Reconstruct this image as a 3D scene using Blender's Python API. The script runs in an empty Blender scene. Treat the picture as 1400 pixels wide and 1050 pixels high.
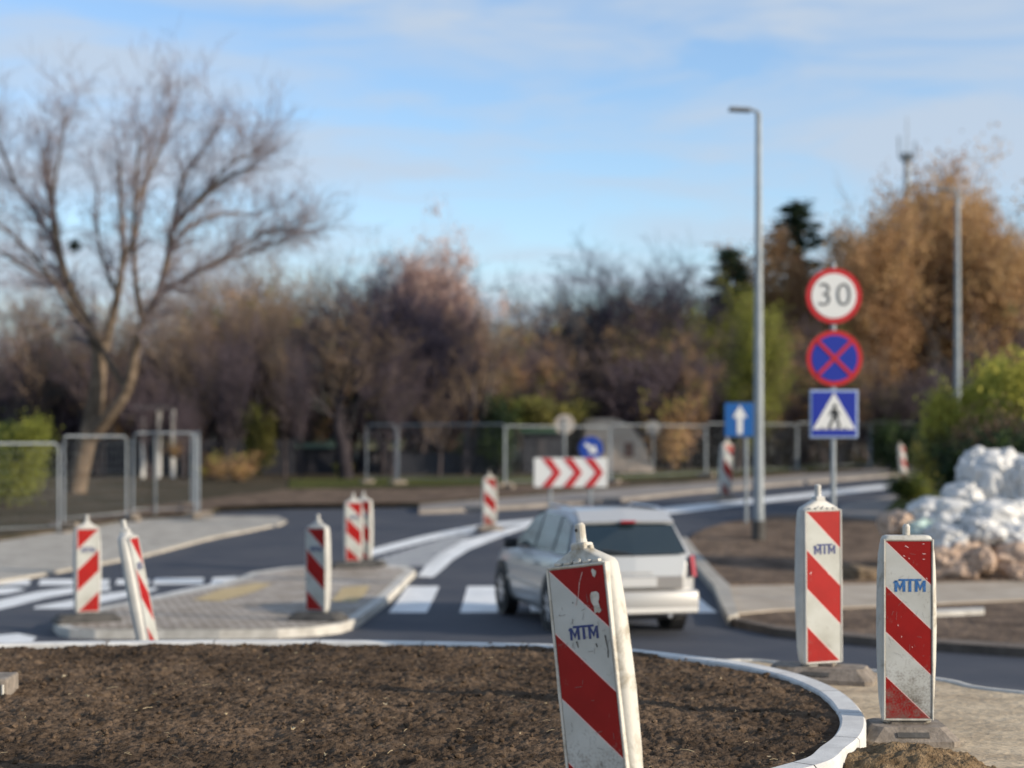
import bpy, bmesh, math, random
from mathutils import Vector, Matrix, noise
rad = math.radians
scene = bpy.context.scene
col = scene.collection
random.seed(7)
# ------------------------------------------------------------------ camera, world, sun
F = 2250.0; EYE = 2.35; HY = 600.0            # focal length in photo pixels, eye height, horizon row
cd = bpy.data.cameras.new('camera'); cam = bpy.data.objects.new('camera', cd); col.objects.link(cam)
cam.location = (0, 0, EYE); cam.rotation_euler = (rad(90), 0, 0)
cd.sensor_width = 36; cd.lens = F/1400*36; cd.shift_y = (HY-525)/1400
cd.clip_start = .1; cd.clip_end = 3000
cd.dof.use_dof = True; cd.dof.focus_distance = 7.7; cd.dof.aperture_fstop = 1.38
scene.camera = cam
SUN_EL, SUN_AZ = 18, 111                      # azimuth clockwise from +Y
w = bpy.data.worlds.new('World'); scene.world = w; w.use_nodes = True
nt = w.node_tree; nt.nodes.clear()
def N(t, typ, **kw):
    n = t.nodes.new(typ)
    for k, v in kw.items(): setattr(n, k, v)
    return n
sky = N(nt, 'ShaderNodeTexSky', sky_type='NISHITA', sun_disc=False)
sky.sun_elevation = rad(SUN_EL); sky.sun_rotation = rad(SUN_AZ); sky.air_density = 1.0; sky.dust_density = .6; sky.ozone_density = 1.6
tc = N(nt, 'ShaderNodeTexCoord'); mp = N(nt, 'ShaderNodeMapping'); mp.inputs['Scale'].default_value = (2.6, 2.6, 13); mp.inputs['Rotation'].default_value = (0, rad(6), 0)
nz = N(nt, 'ShaderNodeTexNoise'); nz.inputs['Scale'].default_value = 2.2; nz.inputs['Detail'].default_value = 7; nz.inputs['Roughness'].default_value = .55; nz.inputs['Distortion'].default_value = .4
rp = N(nt, 'ShaderNodeValToRGB'); rp.color_ramp.elements[0].position = .38; rp.color_ramp.elements[1].position = .6
mx = N(nt, 'ShaderNodeMix', data_type='RGBA'); mx.inputs[7].default_value = (2.75, 3.2, 3.8, 1)
mm = N(nt, 'ShaderNodeMath', operation='MULTIPLY'); mm.inputs[1].default_value = .85
bg = N(nt, 'ShaderNodeBackground'); bg.inputs['Strength'].default_value = .138
wo = N(nt, 'ShaderNodeOutputWorld')
L = nt.links.new
L(tc.outputs['Generated'], mp.inputs[0]); L(mp.outputs[0], nz.inputs['Vector']); L(nz.outputs[0], rp.inputs[0]); L(rp.outputs[0], mm.inputs[0])
L(mm.outputs[0], mx.inputs[0]); tint = N(nt, 'ShaderNodeMix', data_type='RGBA', blend_type='MULTIPLY'); tint.inputs[0].default_value = 1; tint.inputs[7].default_value = (.90, .97, 1.09, 1)
L(sky.outputs[0], tint.inputs[6]); L(tint.outputs[2], mx.inputs[6]); L(mx.outputs[2], bg.inputs[0]); L(bg.outputs[0], wo.inputs[0])
sd = bpy.data.lights.new('sun', 'SUN'); sd.energy = 3.9; sd.angle = rad(.6); sd.color = (1, .87, .70)
so = bpy.data.objects.new('sun', sd); col.objects.link(so)
sv = Vector((math.sin(rad(SUN_AZ))*math.cos(rad(SUN_EL)), math.cos(rad(SUN_AZ))*math.cos(rad(SUN_EL)), math.sin(rad(SUN_EL))))
so.rotation_euler = sv.to_track_quat('Z', 'Y').to_euler()
scene.view_settings.view_transform = 'Standard'; scene.view_settings.look = 'None'; scene.view_settings.exposure = 0.56

# ------------------------------------------------------------------ materials
MATS = {}
def mat(name, c, c2=None, rough=.7, scale=8, bump=0, bscale=None, metal=0, spec=.5, lo=.35, hi=.65, coat=0, detail=5, coord='Object', bdist=.02, alpha=None, stretch=None):
    if name in MATS: return MATS[name]
    m = bpy.data.materials.new(name); m.use_nodes = True; t = m.node_tree; b = t.nodes['Principled BSDF']
    b.inputs['Base Color'].default_value = (*c, 1); b.inputs['Roughness'].default_value = rough; b.inputs['Metallic'].default_value = metal
    b.inputs['Specular IOR Level'].default_value = spec; b.inputs['Coat Weight'].default_value = coat
    tc = N(t, 'ShaderNodeTexCoord'); src = tc.outputs[coord]
    if stretch:
        mpp = N(t, 'ShaderNodeMapping'); mpp.inputs['Scale'].default_value = stretch; t.links.new(src, mpp.inputs[0]); src = mpp.outputs[0]
    if c2:
        n = N(t, 'ShaderNodeTexNoise'); n.inputs['Scale'].default_value = scale; n.inputs['Detail'].default_value = detail; n.inputs['Roughness'].default_value = .65
        r = N(t, 'ShaderNodeValToRGB'); r.color_ramp.elements[0].position = lo; r.color_ramp.elements[1].position = hi
        r.color_ramp.elements[0].color = (*c, 1); r.color_ramp.elements[1].color = (*c2, 1)
        t.links.new(src, n.inputs['Vector']); t.links.new(n.outputs[0], r.inputs[0]); t.links.new(r.outputs[0], b.inputs['Base Color'])
    if bump:
        n2 = N(t, 'ShaderNodeTexNoise'); n2.inputs['Scale'].default_value = bscale or scale*3; n2.inputs['Detail'].default_value = 6
        bp = N(t, 'ShaderNodeBump'); bp.inputs['Strength'].default_value = bump; bp.inputs['Distance'].default_value = bdist
        t.links.new(src, n2.inputs['Vector']); t.links.new(n2.outputs[0], bp.inputs['Height']); t.links.new(bp.outputs[0], b.inputs['Normal'])
    MATS[name] = m; return m
def leafmat(name, c, c2):
    if name in MATS: return MATS[name]
    m = mat(name, c, c2, rough=.75, scale=1.1, lo=.3, hi=.7, spec=.2); t = m.node_tree; b = t.nodes['Principled BSDF']; o = t.nodes['Material Output']
    tr = N(t, 'ShaderNodeBsdfTranslucent'); ms = N(t, 'ShaderNodeMixShader'); ms.inputs[0].default_value = .35
    t.links.new(b.inputs['Base Color'].links[0].from_socket, tr.inputs[0]); t.links.new(b.outputs[0], ms.inputs[1]); t.links.new(tr.outputs[0], ms.inputs[2]); t.links.new(ms.outputs[0], o.inputs[0])
    return m

# ------------------------------------------------------------------ ground heights and pixel -> ground
RK = [(-50, 0), (19, 0), (21, -.02), (23, -.09), (26, -.09), (29, -.04), (32, .1), (36, .32), (40, .4), (50, .58), (60, .76), (76, 1.0), (100, 1.28), (160, 1.6), (1200, 1.7)]
def R(y):
    s = 0
    for dy in (-1, 0, 1):
        yy = y+dy
        for (a, za), (b, zb) in zip(RK, RK[1:]):
            if a <= yy <= b: s += za+(zb-za)*(yy-a)/(b-a); break
        else: s += RK[-1][1]
    return s/3
def gp(px, py, off=0):
    """ground point seen at a photo pixel, on the road surface plus off"""
    lo, hi = 12.0, 900.0
    f = lambda Y: (EYE-R(Y)-off)*F/Y-(py-HY)
    for _ in range(50):
        m = (lo+hi)/2
        if f(m) > 0: lo = m
        else: hi = m
    return Vector(((px-700)*lo/F, lo, R(lo)+off))
def zp(px, py, z):
    Y = (EYE-z)*F/(py-HY); return Vector(((px-700)*Y/F, Y, z))
def catmull(pts, n=8, closed=True):
    out = []; k = len(pts)
    for i in range(k if closed else k-1):
        g = lambda j: Vector(pts[j % k]) if closed else Vector(pts[max(0, min(k-1, j))])
        p0, p1, p2, p3 = g(i-1), g(i), g(i+1), g(i+2)
        for s in range(n):
            t = s/n
            out.append(.5*((2*p1)+(-p0+p2)*t+(2*p0-5*p1+4*p2-p3)*t*t+(-p0+3*p1-3*p2+p3)*t**3))
    if not closed: out.append(Vector(pts[-1]))
    return out

# ------------------------------------------------------------------ object helpers
def link(name, me, m=None, parent=None, smooth=False):
    o = bpy.data.objects.new(name, me); col.objects.link(o)
    if m and not me.materials:
        for x in (m if isinstance(m, (list, tuple)) else [m]): me.materials.append(x)
    if smooth:
        for p in me.polygons: p.use_smooth = True
    if parent: o.parent = parent
    return o
def obj(name, bm, m=None, parent=None, smooth=False):
    me = bpy.data.meshes.new(name); bm.normal_update(); bm.to_mesh(me); bm.free()
    return link(name, me, m, parent, smooth)
def pyd(name, v, f, m=None, parent=None, smooth=False):
    me = bpy.data.meshes.new(name); me.from_pydata([tuple(x) for x in v], [], f); me.update()
    return link(name, me, m, parent, smooth)
def tag(o, label=None, cat=None, group=None, kind=None):
    if label: o['label'] = label
    if cat: o['category'] = cat
    if group: o['group'] = group
    if kind: o['kind'] = kind
    return o
def thing(name, label, cat, loc=(0, 0, 0), rz=0, group=None):
    o = bpy.data.objects.new(name, None); col.objects.link(o); o.location = loc; o.rotation_euler = (0, 0, rz); o.empty_display_size = .2
    return tag(o, label, cat, group)
def dup(root, loc, rz=0, scale=None, label=None, group=None):
    r = root.copy(); col.objects.link(r); r.location = loc; r.rotation_euler = (0, 0, rz)
    if scale: r.scale = scale
    if label: r['label'] = label
    if group: r['group'] = group
    for ch in list(root.children):
        c = ch.copy(); col.objects.link(c); c.parent = r
        for g in list(ch.children):
            d = g.copy(); col.objects.link(d); d.parent = c
    return r
def box(bm, x0, x1, y0, y1, z0, z1, bev=0, mi=0, M=None):
    r = bmesh.ops.create_cube(bm, size=1)
    vs = r['verts']
    for v in vs: v.co = Vector(((x0+x1)/2+v.co.x*(x1-x0), (y0+y1)/2+v.co.y*(y1-y0), (z0+z1)/2+v.co.z*(z1-z0)))
    fs = {f for v in vs for f in v.link_faces}
    for f in fs: f.material_index = mi
    if bev:
        es = {e for v in vs for e in v.link_edges}
        q = bmesh.ops.bevel(bm, geom=list(es), offset=bev, segments=2, affect='EDGES', profile=.5)
        vs = list({v for f in q['faces'] for v in f.verts} | {v for v in vs if v.is_valid})
    if M: bmesh.ops.transform(bm, matrix=M, verts=[v for v in vs if v.is_valid])
    return vs
def tube(bm, pts, rs, n=8, cap=True, mi=0):
    """tapered tube through points"""
    if not isinstance(rs, (list, tuple)): rs = [rs]*len(pts)
    pts = [Vector(p) for p in pts]; rings = []
    for i, p in enumerate(pts):
        d = (pts[min(i+1, len(pts)-1)]-pts[max(i-1, 0)]).normalized()
        a = d.cross(Vector((0, 0, 1)) if abs(d.z) < .9 else Vector((1, 0, 0))).normalized(); b = d.cross(a)
        rings.append([bm.verts.new(p+(a*math.cos(6.2832*k/n)+b*math.sin(6.2832*k/n))*rs[i]) for k in range(n)])
    for r0, r1 in zip(rings, rings[1:]):
        for k in range(n):
            f = bm.faces.new((r0[k], r0[(k+1) % n], r1[(k+1) % n], r1[k])); f.material_index = mi
    if cap:
        bm.faces.new(rings[0]).material_index = mi; bm.faces.new(rings[-1][::-1]).material_index = mi
def disc(bm, c, r, th, n=40, mi=0, axis='y'):
    fr = []; bk = []
    for k in range(n):
        a = 6.2832*k/n; x, z = math.cos(a)*r, math.sin(a)*r
        fr.append(bm.verts.new((c[0]+x, c[1]-th/2, c[2]+z))); bk.append(bm.verts.new((c[0]+x, c[1]+th/2, c[2]+z)))
    bm.faces.new(fr).material_index = mi; bm.faces.new(bk[::-1]).material_index = mi
    for k in range(n):
        bm.faces.new((fr[k], bk[k], bk[(k+1) % n], fr[(k+1) % n])).material_index = mi
def prism(bm, pts, y0, y1, mi=0):
    """polygon in the xz plane, thick along y"""
    a = [bm.verts.new((x, y0, z)) for x, z in pts]; b = [bm.verts.new((x, y1, z)) for x, z in pts]
    n = len(pts)
    f1 = bm.faces.new(a); f2 = bm.faces.new(b[::-1]); f1.material_index = f2.material_index = mi
    for k in range(n): bm.faces.new((a[k], b[k], b[(k+1) % n], a[(k+1) % n])).material_index = mi
def slab(name, pix, off, m, depth=0, raw=False, step=1.0, kind='structure', hf=None):
    """a sheet (or a raised slab when depth > 0) laid over the ground inside an outline"""
    pts = [Vector((p[0], p[1], 0)) for p in pix] if raw else [gp(x, y, off) for x, y in pix]
    bm = bmesh.new(); bm.faces.new([bm.verts.new((p.x, p.y, 0)) for p in pts])
    ys = [p.y for p in pts]; y = math.floor(min(ys))
    while y < min(max(ys), 110):
        if y > min(ys):
            bmesh.ops.bisect_plane(bm, geom=bm.verts[:]+bm.edges[:]+bm.faces[:], plane_co=(0, y, 0), plane_no=(0, 1, 0))
        y += step
    bmesh.ops.triangulate(bm, faces=bm.faces[:])
    for f in bm.faces:
        if f.normal.z < 0: f.normal_flip()
    bm.normal_update()
    for f in list(bm.faces):
        if f.normal.z < 0: bmesh.ops.reverse_faces(bm, faces=[f])
    H = hf or (lambda x, y: R(y))
    for v in bm.verts: v.co.z = H(v.co.x, v.co.y)+off
    if depth:
        be = [e for e in bm.edges if len(e.link_faces) == 1]
        q = bmesh.ops.extrude_edge_only(bm, edges=be)
        for v in q['geom']:
            if isinstance(v, bmesh.types.BMVert): v.co.z -= depth
    o = obj(name, bm, m)
    return tag(o, kind=kind)
def fbm(x, y, z=0, o=4):
    s = 0; a = 1
    for i in range(o):
        s += a*noise.noise(Vector((x, y, z+i*7.3))); x *= 2.03; y *= 2.03; a *= .52
    return s

# ------------------------------------------------------------------ setting
m_asph = mat('asphalt', (.034, .041, .058), (.078, .080, .090), rough=.8, lo=.25, hi=.75, detail=9, scale=.55, bump=.5, bscale=60, spec=.25, bdist=.01)
m_soilfar = mat('verge_soil', (.07, .05, .037), (.20, .145, .105), rough=1, scale=1.6, bump=.8, bscale=8, bdist=.1, spec=.1)
m_grass = mat('grass_turf', (.035, .05, .014), (.12, .12, .035), rough=1, scale=1.3, bump=1, bscale=14, bdist=.1, spec=.1)
m_gsoil = mat('patchy_grass', (.04, .037, .022), (.11, .085, .06), rough=1, scale=.55, bump=1, bscale=10, bdist=.1, spec=.1)
m_paint = mat('road_paint', (.62, .63, .62), (.8, .8, .78), rough=.6, scale=3, bump=.2, bscale=60)
m_kerb = mat('kerb_concrete', (.38, .36, .32), (.56, .54, .49), rough=.85, scale=6, bump=.4, bscale=70, bdist=.004)
m_conc = mat('pavement_concrete', (.26, .24, .205), (.40, .37, .32), rough=.9, scale=2.5, bump=.3, bscale=30)
m_far = mat('far_paving', (.17, .15, .135), (.25, .225, .2), rough=.9, scale=1.2)

def brick(name, c1, c2, cm, sc, bw=.5, rh=.25, rot=0, msize=.02, bump=.6, vary=None):
    if name in MATS: return MATS[name]
    m = bpy.data.materials.new(name); m.use_nodes = True; t = m.node_tree; b = t.nodes['Principled BSDF']; b.inputs['Roughness'].default_value = .9
    b.inputs['Specular IOR Level'].default_value = .25
    tc = N(t, 'ShaderNodeTexCoord'); mp = N(t, 'ShaderNodeMapping'); mp.inputs['Rotation'].default_value = (0, 0, rot)
    br = N(t, 'ShaderNodeTexBrick'); br.inputs['Color1'].default_value = (*c1, 1); br.inputs['Color2'].default_value = (*c2, 1); br.inputs['Mortar'].default_value = (*cm, 1)
    br.inputs['Scale'].default_value = sc; br.inputs['Brick Width'].default_value = bw; br.inputs['Row Height'].default_value = rh; br.inputs['Mortar Size'].default_value = msize
    nn = N(t, 'ShaderNodeTexNoise'); nn.inputs['Scale'].default_value = 1.3; nn.inputs['Detail'].default_value = 6
    mxx = N(t, 'ShaderNodeMix', data_type='RGBA', blend_type='MULTIPLY'); rr = N(t, 'ShaderNodeValToRGB'); rr.color_ramp.elements[0].position = .3; rr.color_ramp.elements[1].position = .7
    rr.color_ramp.elements[0].color = (.62, .58, .52, 1); mxx.inputs[0].default_value = 1
    bp = N(t, 'ShaderNodeBump'); bp.inputs['Strength'].default_value = bump; bp.inputs['Distance'].default_value = .01
    l = t.links.new
    l(tc.outputs['Object'], mp.inputs[0]); l(mp.outputs[0], br.inputs['Vector']); l(tc.outputs['Object'], nn.inputs['Vector']); l(nn.outputs[0], rr.inputs[0])
    l(br.outputs['Color'], mxx.inputs[6]); l(rr.outputs[0], mxx.inputs[7]); l(mxx.outputs[2], b.inputs['Base Color'])
    l(br.outputs['Fac'], bp.inputs['Height']); bp.invert = True; l(bp.outputs[0], b.inputs['Normal'])
    MATS[name] = m; return m
m_setts = brick('granite_setts', (.56, .51, .45), (.38, .345, .31), (.2, .17, .14), 3.6, .5, .5, rot=.2, msize=.05)
m_apron = mat('sandy_stone', (.20, .145, .088), (.50, .40, .27), rough=.95, scale=3.2, bump=.8, bscale=16, bdist=.025, stretch=(1, 1.5, 1), lo=.2, hi=.62, detail=12)

# mound (raised middle of the roundabout): apron outline, then the soil bed ring on it
ZA, ZB = .73, .85
edge_l = [zp(x, y, ZB) for x, y in [(0, 880), (150, 878), (300, 876.5), (500, 877), (760, 882.5), (860, 888.5)]]
edge_r = [zp(x, y, ZA+.02) for x, y in [(1010, 899), (1090, 905), (1200, 914), (1300, 927), (1400, 943)]]
mound = [(p.x, p.y) for p in edge_l+edge_r]+[(5.2, 9.4), (6.3, 7.6), (6.8, 5), (6.5, 0), (4, -6), (-4, -7), (-11, -3), (-14, 4), (-12.5, 9), (-8, 11.4)]
moundc = [(p.x, p.y) for p in catmull([Vector((a, b, 0)) for a, b in mound], 5)]
def inside(x, y, poly):
    c = False; j = len(poly)-1
    for i in range(len(poly)):
        xi, yi = poly[i]; xj, yj = poly[j]
        if (yi > y) != (yj > y) and x < (xj-xi)*(y-yi)/(yj-yi)+xi: c = not c
        j = i
    return c
def pdist(x, y, poly):
    m = 1e9
    for i in range(len(poly)):
        ax, ay = poly[i-1]; bx, by = poly[i]; dx, dy = bx-ax, by-ay
        t = max(0, min(1, ((x-ax)*dx+(y-ay)*dy)/(dx*dx+dy*dy+1e-12)))
        m = min(m, math.hypot(x-ax-t*dx, y-ay-t*dy))
    return m
def hroad(x, y):
    if inside(x, y, moundc): return ZA-.03
    return max(R(y), ZA-.03-.15*pdist(x, y, moundc))
# earth sheet to the horizon
xs = [-900, -400, -200, -120, -80, -55, -40]+[i*4.0 for i in range(-8, 9)]+[40, 55, 80, 120, 200, 400, 900]
ysg = [-60, -25]+[i*2.0 for i in range(-6, 61)]+[130, 150, 180, 230, 320, 500, 900, 1190]
v = [(x, y, R(y)-.06-(.35 if y < 21 else 0)) for y in ysg for x in xs]; nx = len(xs)
fs = [(j*nx+i, j*nx+i+1, (j+1)*nx+i+1, (j+1)*nx+i) for j in range(len(ysg)-1) for i in range(nx-1)]
tag(pyd('ground', v, fs, m_gsoil), kind='structure')
# asphalt, near grid (banked round the roundabout) and far sheet
v = []; fs = []; gx = [-34+.5*i for i in range(137)]; gy = [-14+.5*i for i in range(69)]
for y in gy:
    for x in gx: v.append((x, y, hroad(x, y)))
k = len(gx)
for j in range(len(gy)-1):
    for i in range(k-1): fs.append((j*k+i, j*k+i+1, (j+1)*k+i+1, (j+1)*k+i))
tag(pyd('road', v, fs, m_asph, smooth=True), kind='structure')
slab('road', [(-34, 20), (34, 20), (50, 85), (20, 85), (-34, 60)], 0, m_asph, raw=True)
# slabs either side
slab('pavement', [(-600, 905), (0, 793), (60, 783), (120, 772), (200, 757), (280, 736), (340, 724), (385, 715), (392, 711), (380, 706), (270, 705), (180, 708), (100, 722), (0, 737), (-600, 810)], .06, m_conc, depth=.3)
vb = [(-600, 809), (0, 736), (100, 721), (180, 707), (270, 703), (300, 693), (380, 690), (540, 688), (573, 689), (640, 683), (720, 677), (800, 670), (860, 665), (940, 660), (1060, 650), (1220, 638), (1400, 629), (1900, 620)]
vw = [gp(x, y, .11) for x, y in vb]
slab('verge', [(p.x, p.y) for p in vw]+[(90, 150), (-90, 150)], .125, m_gsoil, depth=.3, raw=True)
slab('verge_earth', [(120, 718), (180, 706), (270, 702), (300, 692.5), (380, 689.5), (540, 687.5), (600, 685), (720, 675), (860, 663), (860, 652), (720, 660), (600, 668), (480, 668), (400, 668), (300, 680), (200, 692), (120, 705)], .14, m_soilfar)
slab('far_pavement', [(573, 690), (640, 684), (720, 678), (800, 671), (860, 666), (940, 661), (1060, 651), (1220, 639), (1400, 630), (1400, 637), (1220, 648), (1060, 661), (940, 671), (860, 680), (800, 684), (720, 690), (640, 694), (573, 697)], .115, m_far, depth=.3)
slab('verge_right', [(936, 745), (945, 732), (965, 722), (1000, 713), (1060, 704), (1150, 706), (1215, 712), (1300, 730), (1400, 740), (2000, 780), (2000, 790), (1400, 792), (985, 799), (960, 770)], .12, m_soilfar, depth=.35)
slab('side_pavement', [(1140, 704), (1150, 690), (1225, 676), (1290, 680), (1400, 700), (1400, 742), (1300, 731), (1215, 712)], .10, m_far, depth=.3)
slab('grass_strip', [(1206, 704), (1225, 682), (1250, 668), (1320, 655), (1900, 640), (1900, 772), (1400, 738), (1300, 728)], .135, m_grass, depth=.3)
slab('kerb', [(928, 741), (937, 733), (968, 770), (998, 800), (1010, 838), (996, 843), (976, 800), (950, 770)], .135, m_conc, depth=.35)
m_beige = mat('beige_paving', (.3, .25, .19), (.42, .36, .29), rough=.9, scale=2, bump=.3, bscale=20)
slab('pavement_right', [(985, 799), (1400, 792), (2000, 783), (2000, 808), (1400, 819), (1060, 833), (1008, 838)], .095, m_beige, depth=.35)
slab('planting_strip', [(1006, 839), (1060, 834), (1400, 820), (2000, 809), (2000, 905), (1400, 880), (1200, 868), (1060, 855), (1002, 843)], .07, m_soilfar, depth=.3)
m_dkerb = mat('damp_kerb', (.075, .058, .045), (.15, .12, .095), rough=.95, scale=4)
slab('kerb', [(1000, 843), (1060, 855), (1200, 868), (1400, 880), (2000, 905), (2000, 912), (1400, 886), (1200, 873), (1060, 859), (1000, 846)], .1, m_dkerb, depth=.3)
slab('broken_kerb', [(1275, 833), (1345, 830), (1346, 834), (1277, 837)], .13, m_kerb, depth=.1)
# splitter island
isl = [(73, 850), (80, 856), (95, 859.5), (130, 860.5), (300, 861), (380, 860), (431, 857), (466, 853), (490, 845), (512, 829), (540, 806), (560, 786), (568, 779), (556, 774), (510, 772), (460, 770), (417, 774), (387, 776), (345, 782), (324, 790), (294, 799), (240, 810), (190, 820), (144, 828), (105, 838), (82, 843)]
slab('splitter_island', isl, .115, m_kerb, depth=.35)
ic = [gp(x, y, .13) for x, y in isl]; cen = sum(ic, Vector())/len(ic)
inn = []
for i, p in enumerate(ic):
    d = (ic[(i+1) % len(ic)]-ic[i-1]).normalized(); nrm = Vector((-d.y, d.x, 0))
    inn.append(p+nrm*.17)
slab('splitter_paving', [(p.x, p.y) for p in inn], .121, m_setts, raw=True)
m_tact = mat('yellow_sand', (.36, .27, .13), (.5, .38, .2), rough=.9, scale=6)
slab('sand_patch', [(262, 820), (300, 806), (350, 797), (372, 798), (350, 808), (300, 822)], .127, m_tact)
slab('sand_patch', [(452, 822), (468, 803), (505, 800), (500, 812), (486, 823)], .127, m_tact)
# painted markings
def paint(pix, off=.006): return slab('road_marking', pix, off, m_paint)
paint([(455, 772), (480, 763), (510, 750), (560, 737), (620, 724), (680, 714), (735, 709), (735, 713), (680, 720), (620, 731), (560, 746), (500, 762), (470, 773)])
paint([(570, 788), (582, 774), (600, 757), (630, 741), (665, 730), (700, 720), (735, 712), (735, 717), (705, 727), (672, 739), (640, 752), (618, 766), (604, 779), (592, 789)])
for i in range(13):
    y = 728+i*3.6; f_ = (y-724)/48
    xl = 640-150*f_; xr = 655-62*f_**.9+2
    if xr-xl > 6: paint([(xl, y), (xr, y), (xr-1, y+1.5), (xl-2, y+1.5)])
for k in range(5):                                  # crossing in front of the car
    x0 = 531+97.5*k; a = gp(x0, 838); b = gp(x0+52 if k < 4 else x0+60, 838); t = gp(600, 802)
    slab('road_marking', [(a.x, a.y), (b.x, b.y), (b.x, t.y), (a.x, t.y)], .006, m_paint, raw=True)
for q in ([(-60, 792), (42, 792), (40, 800), (-60, 801)], [(56, 792), (150, 792), (148, 800), (52, 800)], [(160, 792), (205, 792), (203, 799), (158, 799)], [(212, 791), (279, 790), (277, 798), (208, 799)], [(291, 790), (324, 788), (318, 797), (288, 798)],
          [(-60, 828), (0, 820), (50, 809), (99, 803), (150, 801), (150, 807), (99, 811), (60, 818), (0, 833), (-60, 842)], [(48, 829), (99, 820), (150, 811), (212, 803), (216, 806), (180, 815), (120, 828), (90, 832), (46, 832)],
          [(143, 829), (200, 817), (250, 806), (296, 797), (300, 800), (244, 810), (190, 820), (150, 828)], [(-60, 806), (20, 803), (36, 806), (10, 812), (-60, 818)]): paint(q)
paint([(865, 703), (900, 695), (1000, 685), (1221, 661), (1400, 644), (1400, 649), (1221, 667), (1000, 692), (920, 702)])
paint([(-80, 870), (0, 868), (25, 866), (50, 871), (44, 878), (-80, 884)])

# apron, bed ring and soil
slab('apron', moundc, ZA, m_apron, raw=True, hf=lambda x, y: 0)
def ribbon(name, curve, w0, w1, z0, z1, m, closed=True, seg=None):
    """kerb ribbon following a curve: outer edge offset w0, inner offset w1, from z0 up to z1"""
    v = []; f = []; n = len(curve)
    for i, p in enumerate(curve):
        a = curve[i-1] if (closed or i) else curve[0]; b = curve[(i+1) % n] if (closed or i < n-1) else curve[-1]
        d = (b-a).normalized(); nr = Vector((-d.y, d.x, 0))
        for wv, z in ((w0, z0), (w0, z1-.012), (w0+(.012 if w1 > w0 else -.012), z1), (w1-(.012 if w1 > w0 else -.012), z1), (w1, z1-.012), (w1, z0)):
            q = p+nr*wv; v.append((q.x, q.y, z))
    m_ = n if closed else n-1
    for i in range(m_):
        if seg and seg[i]: continue
        j = (i+1) % n
        for k in range(5): f.append((i*6+k, i*6+k+1, j*6+k+1, j*6+k))
    o = pyd(name, v, f, m); return tag(o, kind='structure')
def resample(cv, L_, gap=.009, stp=.08):
    out = []; acc = 0; nxt = 0; n = len(cv)
    cum = [0]
    for i in range(n): cum.append(cum[-1]+(cv[(i+1) % n]-cv[i]).length)
    tot = cum[-1]; ss = []; m = 0.
    while m < tot:
        ss += [(m, 1), (m+gap, 0)]; q = m+stp
        while q < min(m+L_, tot)-.02: ss.append((q, 0)); q += stp
        m += L_
    i = 0; res = []; fl = []
    for q, f in ss:
        if q >= tot: continue
        while cum[i+1] < q: i += 1
        t = (q-cum[i])/(cum[i+1]-cum[i]); res.append(cv[i].lerp(cv[(i+1) % n], t)); fl.append(f)
    return res, fl
outer_px = [(940, 895.5), (1018, 905), (1088, 920), (1135, 937), (1164, 955), (1181, 976), (1184, 991), (1177, 1007), (1158, 1023), (1120, 1046)]
bed = edge_l+[zp(x, y, .86) for x, y in outer_px]+[Vector(p) for p in [(.75, 6.98, 0), (-.6, 6.75, 0), (-2.5, 6.4, 0), (-5, 6.2, 0), (-7.6, 7, 0), (-8.6, 8.8, 0), (-8, 10.5, 0), (-6.2, 11.6, 0)]]
bed = [Vector((p.x, p.y, 0)) for p in bed]
bedc = catmull(bed, 10)
area = sum(bedc[i-1].x*bedc[i].y-bedc[i].x*bedc[i-1].y for i in range(len(bedc)))
sgn = 1 if area > 0 else -1
rc_, rf_ = resample(bedc, .78)
ribbon('ring_kerb', rc_, 0, .135*sgn, ZA-.05, ZB+.012, mat('new_white_kerb', (.46, .455, .44), (.62, .615, .59), rough=.85, scale=5, bump=.5, bscale=90, bdist=.004), seg=rf_)
i0_ = min(range(len(moundc)), key=lambda i: math.hypot(moundc[i][0]-edge_l[-1].x, moundc[i][1]-edge_l[-1].y)); i1_ = min(range(len(moundc)), key=lambda i: math.hypot(moundc[i][0]-6.3, moundc[i][1]-7.6))
ribbon('apron_kerb', [Vector((a, b, 0)) for a, b in moundc[i0_+1:i1_]], .0, -.06, ZA-.2, ZA+.015, m_kerb, closed=False)
innerc = []
for i, p in enumerate(bedc):
    d = (bedc[(i+1) % len(bedc)]-bedc[i-1]).normalized(); kw = .115-.05*min(1, max(0, (p.y-10.9)/.8)); innerc.append((p.x-d.y*kw*sgn, p.y+d.x*kw*sgn))
m_dirt = mat('dark_garden_soil', (.036, .024, .015), (.165, .118, .082), rough=1, scale=16, bump=1, bscale=60, bdist=.012, spec=.08, lo=.3, hi=.72, detail=10)
slab('soil_underlay', innerc, ZB-.05, m_dirt, raw=True, hf=lambda x, y: 0)
def hd(x, y):
    h = .022*fbm(x*.9, y*.9, 3, 3)+.020*fbm(x*4.5, y*4.5, 9, 3)
    c = noise.noise(Vector((x*17, y*17, 2))); h += .010*max(0, c)**1.2
    r_ = 1-abs(noise.noise(Vector((x*11+5, y*11, 4)))); h += .007*r_
    c2 = noise.noise(Vector((x*38, y*38, 8))); h += .014*c2+.011*noise.noise(Vector((x*75, y*75, 1)))
    pt = noise.noise(Vector((x*7+3, y*7, 6))); h -= .05*max(0, pt-.33)
    pt = noise.noise(Vector((x*16+3, y*16, 16))); h -= .035*max(0, pt-.3)
    return h-.012
st = .0125; x0, x1, y0, y1 = -4.9, 2.45, 6.75, 12.25
nxg = int((x1-x0)/st); nyg = int((y1-y0)/st); v = []; idx = {}; fs = []
dpoly = innerc
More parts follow.
